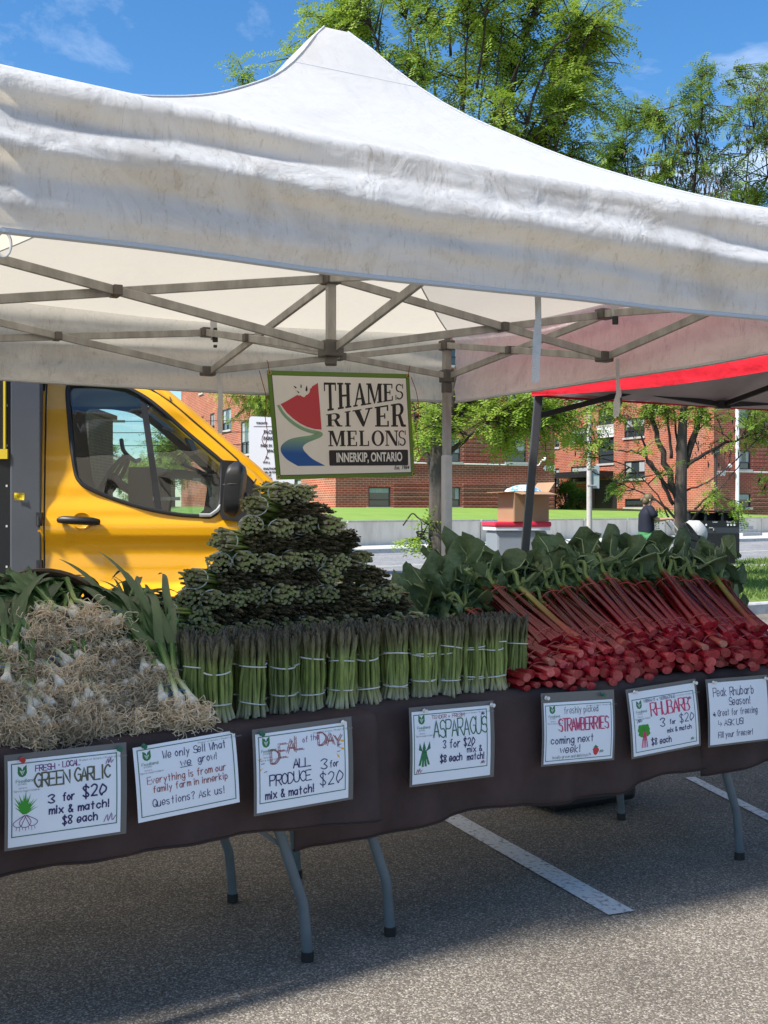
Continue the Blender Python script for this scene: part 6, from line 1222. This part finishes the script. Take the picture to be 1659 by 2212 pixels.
c = P(1130, 1127, Zx+.1); zb, ztp = zl+.001, P(0, 1064, Zx).z; t = thing('cardboard_box', 'open brown cardboard box with a printed bag on top, standing on the tote', 'box', at(c, zb)); rz = Matrix.Rotation(R(24), 3, 'Z'); hx, hy = .155, .13
bxm = MB()
for sx_, sy_, lx, ly in ((0, -hy, 2*hx, .006), (0, hy, 2*hx, .006), (-hx, 0, .006, 2*hy-.008), (hx, 0, .006, 2*hy-.008)): bxm.box(at(c, (zb+ztp)/2)+rz @ V(sx_, sy_, 0), (lx, ly, ztp-zb), rz)
bxm.box(at(c, zb+.006), (2*hx-.01, 2*hy-.01, .006), rz); bxm.build('carton', M['card'], t)
for q0, q1, out in ((V(-hx, -hy, 0), V(hx, -hy, 0), V(0, -.12, -.02)), (V(-hx, hy, 0), V(-hx, -hy, 0), V(-.10, 0, .0)), (V(hx, -hy, 0), V(hx, hy, 0), V(.06, 0, .08))):
    f = MB(); a, b = at(c, ztp)+rz @ q0, at(c, ztp)+rz @ q1; w_ = rz @ out; f.add([a, b, b+w_, a+w_], [(0, 1, 2, 3)]); o = f.build('flap', M['card'], t); s_ = o.modifiers.new('t', 'SOLIDIFY'); s_.thickness = .005
lb_ = at(c, lerp(zb, ztp, .52)); MB().box(lb_+rz @ V(hx+.005, 0, 0), (.002, .11, .10), rz).build('label', M['wpanel'], t); lm_ = MB()
for k in range(4): lm_.box(lb_+rz @ V(hx+.0075, -.005, .035-.02*k), (.001, .08-.02*(k % 2), .006), rz)
lm_.build('label_print', M['grey'], t)
bg = MB(); c2 = at(c, ztp+.01)
bg.grid([[c2+rz @ V((i/10-.5)*.27, (j/5-.5)*.22, .055*math.sin(PI*i/10)**.5*math.sin(PI*j/5)**.6+.006*noise.noise(V(i*.9, j*1.1, 3))) for i in range(11)] for j in range(6)]); bg.build('printed_bag', mat('blue_white_bag', (.60, .64, .66), .35, 0, 30., col2=(.12, .32, .55), ramp=(.5, .56)), t, smooth=True)
# ---------------------------------------------------------------- litter bin
Zb_ = 27.; b0 = P(1543, 1106, Zb_); b0.z = .10; bwid, bhei = 1.24, 1.31; rz = Matrix.Rotation(R(6), 3, 'Z'); t = thing('litter_bin', 'large black street litter and recycling bin with white symbols beside the right tree', 'litter bin', b0)
M['binblack'] = mat('bin_black', (.007, .007, .008), .6, .1, 4.); M['bingrey'] = mat('bin_grey', (.035, .038, .045), .5)
q = lambda x, y, z: b0+rz @ V(x, y, z)
mb = MB(); mb.box(q(0, .45, .09), (bwid-.14, .75, .18), rz); mb.box(q(0, .45, .47), (bwid, .9, .60), rz); mb.box(q(0, .45, .86), (bwid, .88, .19), rz, 1); mb.box(q(0, .62, 1.10), (bwid, .52, .30), rz)
mb.box(q(0, .45, 1.285), (bwid+.03, .95, .05), rz)
for x in (-bwid/2+.03, -bwid/6, bwid/6, bwid/2-.03): mb.box(q(x, .2, 1.14), (.06, .38, .24), rz)
mb.box(q(0, .19, .985), (bwid, .36, .06), rz); mb.build('bin_body', [M['binblack'], M['bingrey']], t, bevel=.012)
pn = MB(); pn.box(q(0, .005, 1.0), (bwid-.03, .012, .13), rz); pn.build('label_panel', M['binblack'], t)
for x, s in ((.02, 'Litter'), (.40, 'Recycling')): o = text_mesh(s, .055, M['wpanel'], 'lettering', t); o.rotation_euler = (PI/2, 0, R(6)); o.location = rz @ V(x, -.006, 1.035)
ic = MB()
for x in (-.20, .33, .41, .49): ic.prism([(x-.018, .945), (x+.018, .945), (x+.022, .975), (x+.006, .995), (x-.006, .995), (x-.022, .975)], -.004, -.008, lambda a, b, z: q(a, z, b))
ic.build('symbols', M['wpanel'], t); lk = MB(); lk.box(q(-.08, -.005, .90), (.09, .012, .02), rz); lk.box(q(-.02, -.005, .86), (.02, .012, .05), rz); lk.build('lock', M['sill'], t)
struct(MB().box(q(.25, .2, .0), (2.0, 1.5, .06), rz).build('bin_pad', M['kerbstone']))
# ---------------------------------------------------------------- person with stroller
Zp = 21.5; pb0 = P(1396, 1106, Zp); pb0.z = .10
per = thing('person', 'person in navy tee and green trousers pushing a stroller, seen from behind', 'person', pb0)
M['skin'] = mat('skin', (.50, .29, .20), .5, .05); M['hair'] = mat('dark_blond_hair', (.13, .095, .045), .6, .3, 60.); M['navyT'] = mat('navy_tee', (.005, .006, .018), .8, .1); M['greenP'] = mat('green_trousers', (.06, .22, .08), .8, .1)
K = dict(pelvis=(0, 0, .90), waist=(.0, 0, 1.04), chest=(.02, 0, 1.22), neck=(.035, 0, 1.38), nk2=(.05, 0, 1.43), head=(.06, 0, 1.50), top=(.06, 0, 1.57), shR=(.04, -.155, 1.32), elR=(.16, -.20, 1.12), wrR=(.37, -.17, 1.14), shL=(.04, .155, 1.32), elL=(.18, .19, 1.12), wrL=(.38, .15, 1.14), hipR=(0, -.085, .86), knR=(.14, -.09, .48), anR=(.05, -.09, .09), toR=(.18, -.10, .04), hipL=(0, .085, .86), knL=(-.02, .09, .47), anL=(-.20, .09, .11), toL=(-.08, .10, .04))
RD = dict(pelvis=.12, waist=.11, chest=.125, neck=.055, nk2=.05, head=.082, top=.07, shR=.062, elR=.042, wrR=.028, shL=.062, elL=.042, wrL=.028, hipR=.095, knR=.062, anR=.042, toR=.032, hipL=.095, knL=.062, anL=.042, toL=.032)
E_ = [('pelvis', 'waist'), ('waist', 'chest'), ('chest', 'neck'), ('neck', 'nk2'), ('nk2', 'head'), ('head', 'top'), ('chest', 'shR'), ('shR', 'elR'), ('elR', 'wrR'), ('chest', 'shL'), ('shL', 'elL'), ('elL', 'wrL'), ('pelvis', 'hipR'), ('hipR', 'knR'), ('knR', 'anR'), ('anR', 'toR'), ('pelvis', 'hipL'), ('hipL', 'knL'), ('knL', 'anL'), ('anL', 'toL')]
names = list(K); vs = [V(*K[n]) for n in names]; es = [(names.index(a), names.index(b)) for a, b in E_]; rs = [RD[n] for n in names]
for s in (-1, 1):           # five fingers per hand, closed on the handle
    wi = names.index('wrR' if s < 0 else 'wrL'); wv_ = vs[wi]; pi = len(vs); vs.append(wv_+V(.06, 0, .0)); rs.append(.03); es.append((wi, pi))
    for k in range(5):
        o = V(.03, (k-1.8)*.018, .004) if k < 4 else V(-.005, -.03*s, -.01); i0 = len(vs); vs += [vs[pi]+o, vs[pi]+o+(V(.022, 0, -.022) if k < 4 else V(.03, .005*s, -.018)), vs[pi]+o+(V(.006, 0, -.045) if k < 4 else V(.045, .02*s, -.03))]; rs += [.010, .009, .008]; es += [(pi, i0), (i0, i0+1), (i0+1, i0+2)]
me = bpy.data.meshes.new('body'); me.from_pydata([tuple(v) for v in vs], es, []); me.materials.append(M['skin']); bo = bpy.data.objects.new('body', me); COL.objects.link(bo); bo.parent = per
sk = bo.modifiers.new('skin', 'SKIN'); sk.use_smooth_shade = True
if not me.skin_vertices: me.attributes
for i, r_ in enumerate(rs): me.skin_vertices[0].data[i].radius = (r_, r_*(.8 if i in (0, 1, 2) else 1))
me.skin_vertices[0].data[0].use_root = True; bo.modifiers.new('sub', 'SUBSURF').render_levels = 2
def ell(c, rx, ry, n=18): return [V(c[0]+rx*math.cos(2*PI*k/n), c[1]+ry*math.sin(2*PI*k/n), c[2]) for k in range(n)]
sh = MB(); sh.grid([ell(c, a, b) for c, a, b in (((0, 0, .90), .145, .205), ((0, 0, .98), .15, .20), ((.0, 0, 1.10), .145, .19), ((.01, 0, 1.22), .15, .205), ((.03, 0, 1.31), .125, .205), ((.04, 0, 1.36), .09, .13), ((.045, 0, 1.395), .062, .066))], 0, True)
for s in (-1, 1): sh.tube([V(.035, .12*s, 1.325), V(.05, .175*s, 1.30), V(.085, .205*s, 1.23), V(.12, .215*s, 1.17)], [.08, .078, .068, .064], 12)
sh.build('shirt', M['navyT'], per, smooth=True, world=False, angle=180)
tr_ = MB(); tr_.grid([ell(c, a, b) for c, a, b in (((0, 0, .78), .14, .19), ((0, 0, .86), .15, .195), ((0, 0, .925), .14, .19), ((0, 0, .96), .125, .18))], 0, True)
for h_, k_, a_, s in (('hipR', 'knR', 'anR', -1), ('hipL', 'knL', 'anL', 1)): h0, k0, a0 = V(*K[h_]), V(*K[k_]), V(*K[a_]); tr_.tube(smooth_pts([h0, lerp(h0, k0, .5), k0, lerp(k0, a0, .5), a0], 2), [.118, .112, .105, .09, .082, .078, .07, .064, .06], 12)
tr_.build('trousers', M['greenP'], per, smooth=True, world=False, angle=180)
ha = MB(); ha.ball((.042, 0, 1.532), .1, 16, 12, sc=(.98, .92, .92)); ha.ball((-.01, 0, 1.475), .075, 12, 8); ha.ball((-.075, 0, 1.50), .04, 10, 8); ha.build('hair', M['hair'], per, smooth=True, world=False, angle=180)
fc = MB()
for s in (-1, 1): fc.ball((.137, .03*s, 1.505), .010, 8, 6); fc.ball((.05, .088*s, 1.49), .018, 8, 6, sc=(.9, .4, 1.3))
fc.tube([V(.135, 0, 1.50), V(.158, 0, 1.477), V(.140, 0, 1.47)], [.008, .012, .008], 6); fc.tube([V(.134, -.022, 1.448), V(.143, 0, 1.446), V(.134, .022, 1.448)], .006, 6); fc.build('face', M['skin'], per, smooth=True, world=False)
ss = V(pb0.x+.46, Zp, .10); t = thing('stroller', 'pale hooded stroller pushed in front of the person by the tree', 'stroller', ss); hd_ = V(pb0.x+.43, Zp, 1.20)
fm = MB()
for y in (-.2, .2):
    fm.tube(smooth_pts([hd_+V(-.02, y, 0), hd_+V(.12, y, -.18), hd_+V(.32, y, -.48), hd_+V(.62, y, -.95)], 4), .013, 8); fm.tube([hd_+V(.30, y, -.45), hd_+V(.12, y, -.95)], .013, 8)
fm.tube([hd_+V(-.02, -.2, 0), hd_+V(-.02, .2, 0)], .016, 8); fm.build('frame', M['alu_light'], t, smooth=True)
hod = MB(); cc = hd_+V(.50, 0, -.22); hod.grid([[cc+V(.24*math.cos(a)*math.sin(b)-.04, .20*math.cos(b), .25*math.sin(a)*math.sin(b)*(1+.05*math.sin(a*7))-.02) for b in [PI*j/12 for j in range(13)]] for a in [R(-25+15*i) for i in range(11)]]); o = hod.build('hood', mat('pale_stroller_fabric', (.50, .485, .46), .85, .08, 20.), t, smooth=True); s_ = o.modifiers.new('t', 'SOLIDIFY'); s_.thickness = .012
sb_ = MB(); sb_.box(cc+V(.02, 0, -.13), (.44, .36, .10), Matrix.Rotation(R(18), 3, 'Y')); sb_.box(cc+V(-.2, 0, .02), (.06, .34, .34), Matrix.Rotation(R(-24), 3, 'Y')); sb_.build('seat', M['trim'], t, bevel=.02); MB().box(cc+V(-.02, 0, -.45), (.4, .3, .12)).build('basket', M['trim'], t, bevel=.02)
for x, y in ((.12, -.22), (.12, .22), (.62, -.18), (.62, .18)): MB().lathe([(.0, -.02), (.12, -.02), (.128, 0), (.12, .02), (0, .02)], 18, V(hd_.x+x, Zp+y, .23), Matrix.Rotation(PI/2, 3, 'X')).build('wheel', M['black'], t, smooth=True)
# ---------------------------------------------------------------- municipal parking sign on its post
Zs = 9.3; s0, s1 = P(538, 899, Zs), P(636, 1045, Zs); t = thing('parking_sign', 'white municipal facility parking sign on a metal post behind the truck bonnet', 'sign', V((s0.x+s1.x)/2, Zs, 0))
MB().box(V((s0.x+s1.x)/2+.02, Zs+.03, .9), (.05, .03, 1.9)).build('post', M['alu'], t); wS, hS = s1.x-s0.x, s0.z-s1.z
fpl = lambda x, y, z: V(s0.x+x*wS, Zs+z, s0.z-y*hS-.018*x)
MB().prism([(a, b) for a, b in rrect(0, 0, 1, 1, .06)], 0, .004, fpl).build('sign_plate', mat('white_sign', (.78, .79, .80), .4), t)
for s, y, h_, x in (('TORONTO', .095, .032, .28), ('FACILITY', .22, .058, .5), ('PARKING', .315, .058, .5), ('PARK IN', .425, .044, .38), ('SPACE', .50, .044, .5), ('No', .60, .036, .40), ('11:01 p', .672, .034, .38), ('UNAUTHORIZED', .762, .032, .5), ('WILL BE TOWED', .815, .030, .5), ('TOWED AT', .865, .032, .36), ('EX', .91, .03, .48), ('MUNICIPAL CODE', .955, .024, .5)):
    o = text_mesh(s, h_*hS*1.28, M['k'], 'lettering', t, bold=.0012, sx=.8); o.rotation_euler = (PI/2, 0, 0); o.location = fpl(x, y, -.003)-t.location
ln_ = MB(); ln_.box(fpl(.5, .135, -.002), (wS*.8, .001, .003)); ln_.build('rule', M['k'], t); gg = MB(); gg.tube([fpl(.55, 1.0, -.01), fpl(.57, 1.08, -.05), fpl(.64, 1.3, -.08)], [.012, .02, .05], 8); gg.build('bracket', M['black'], t)
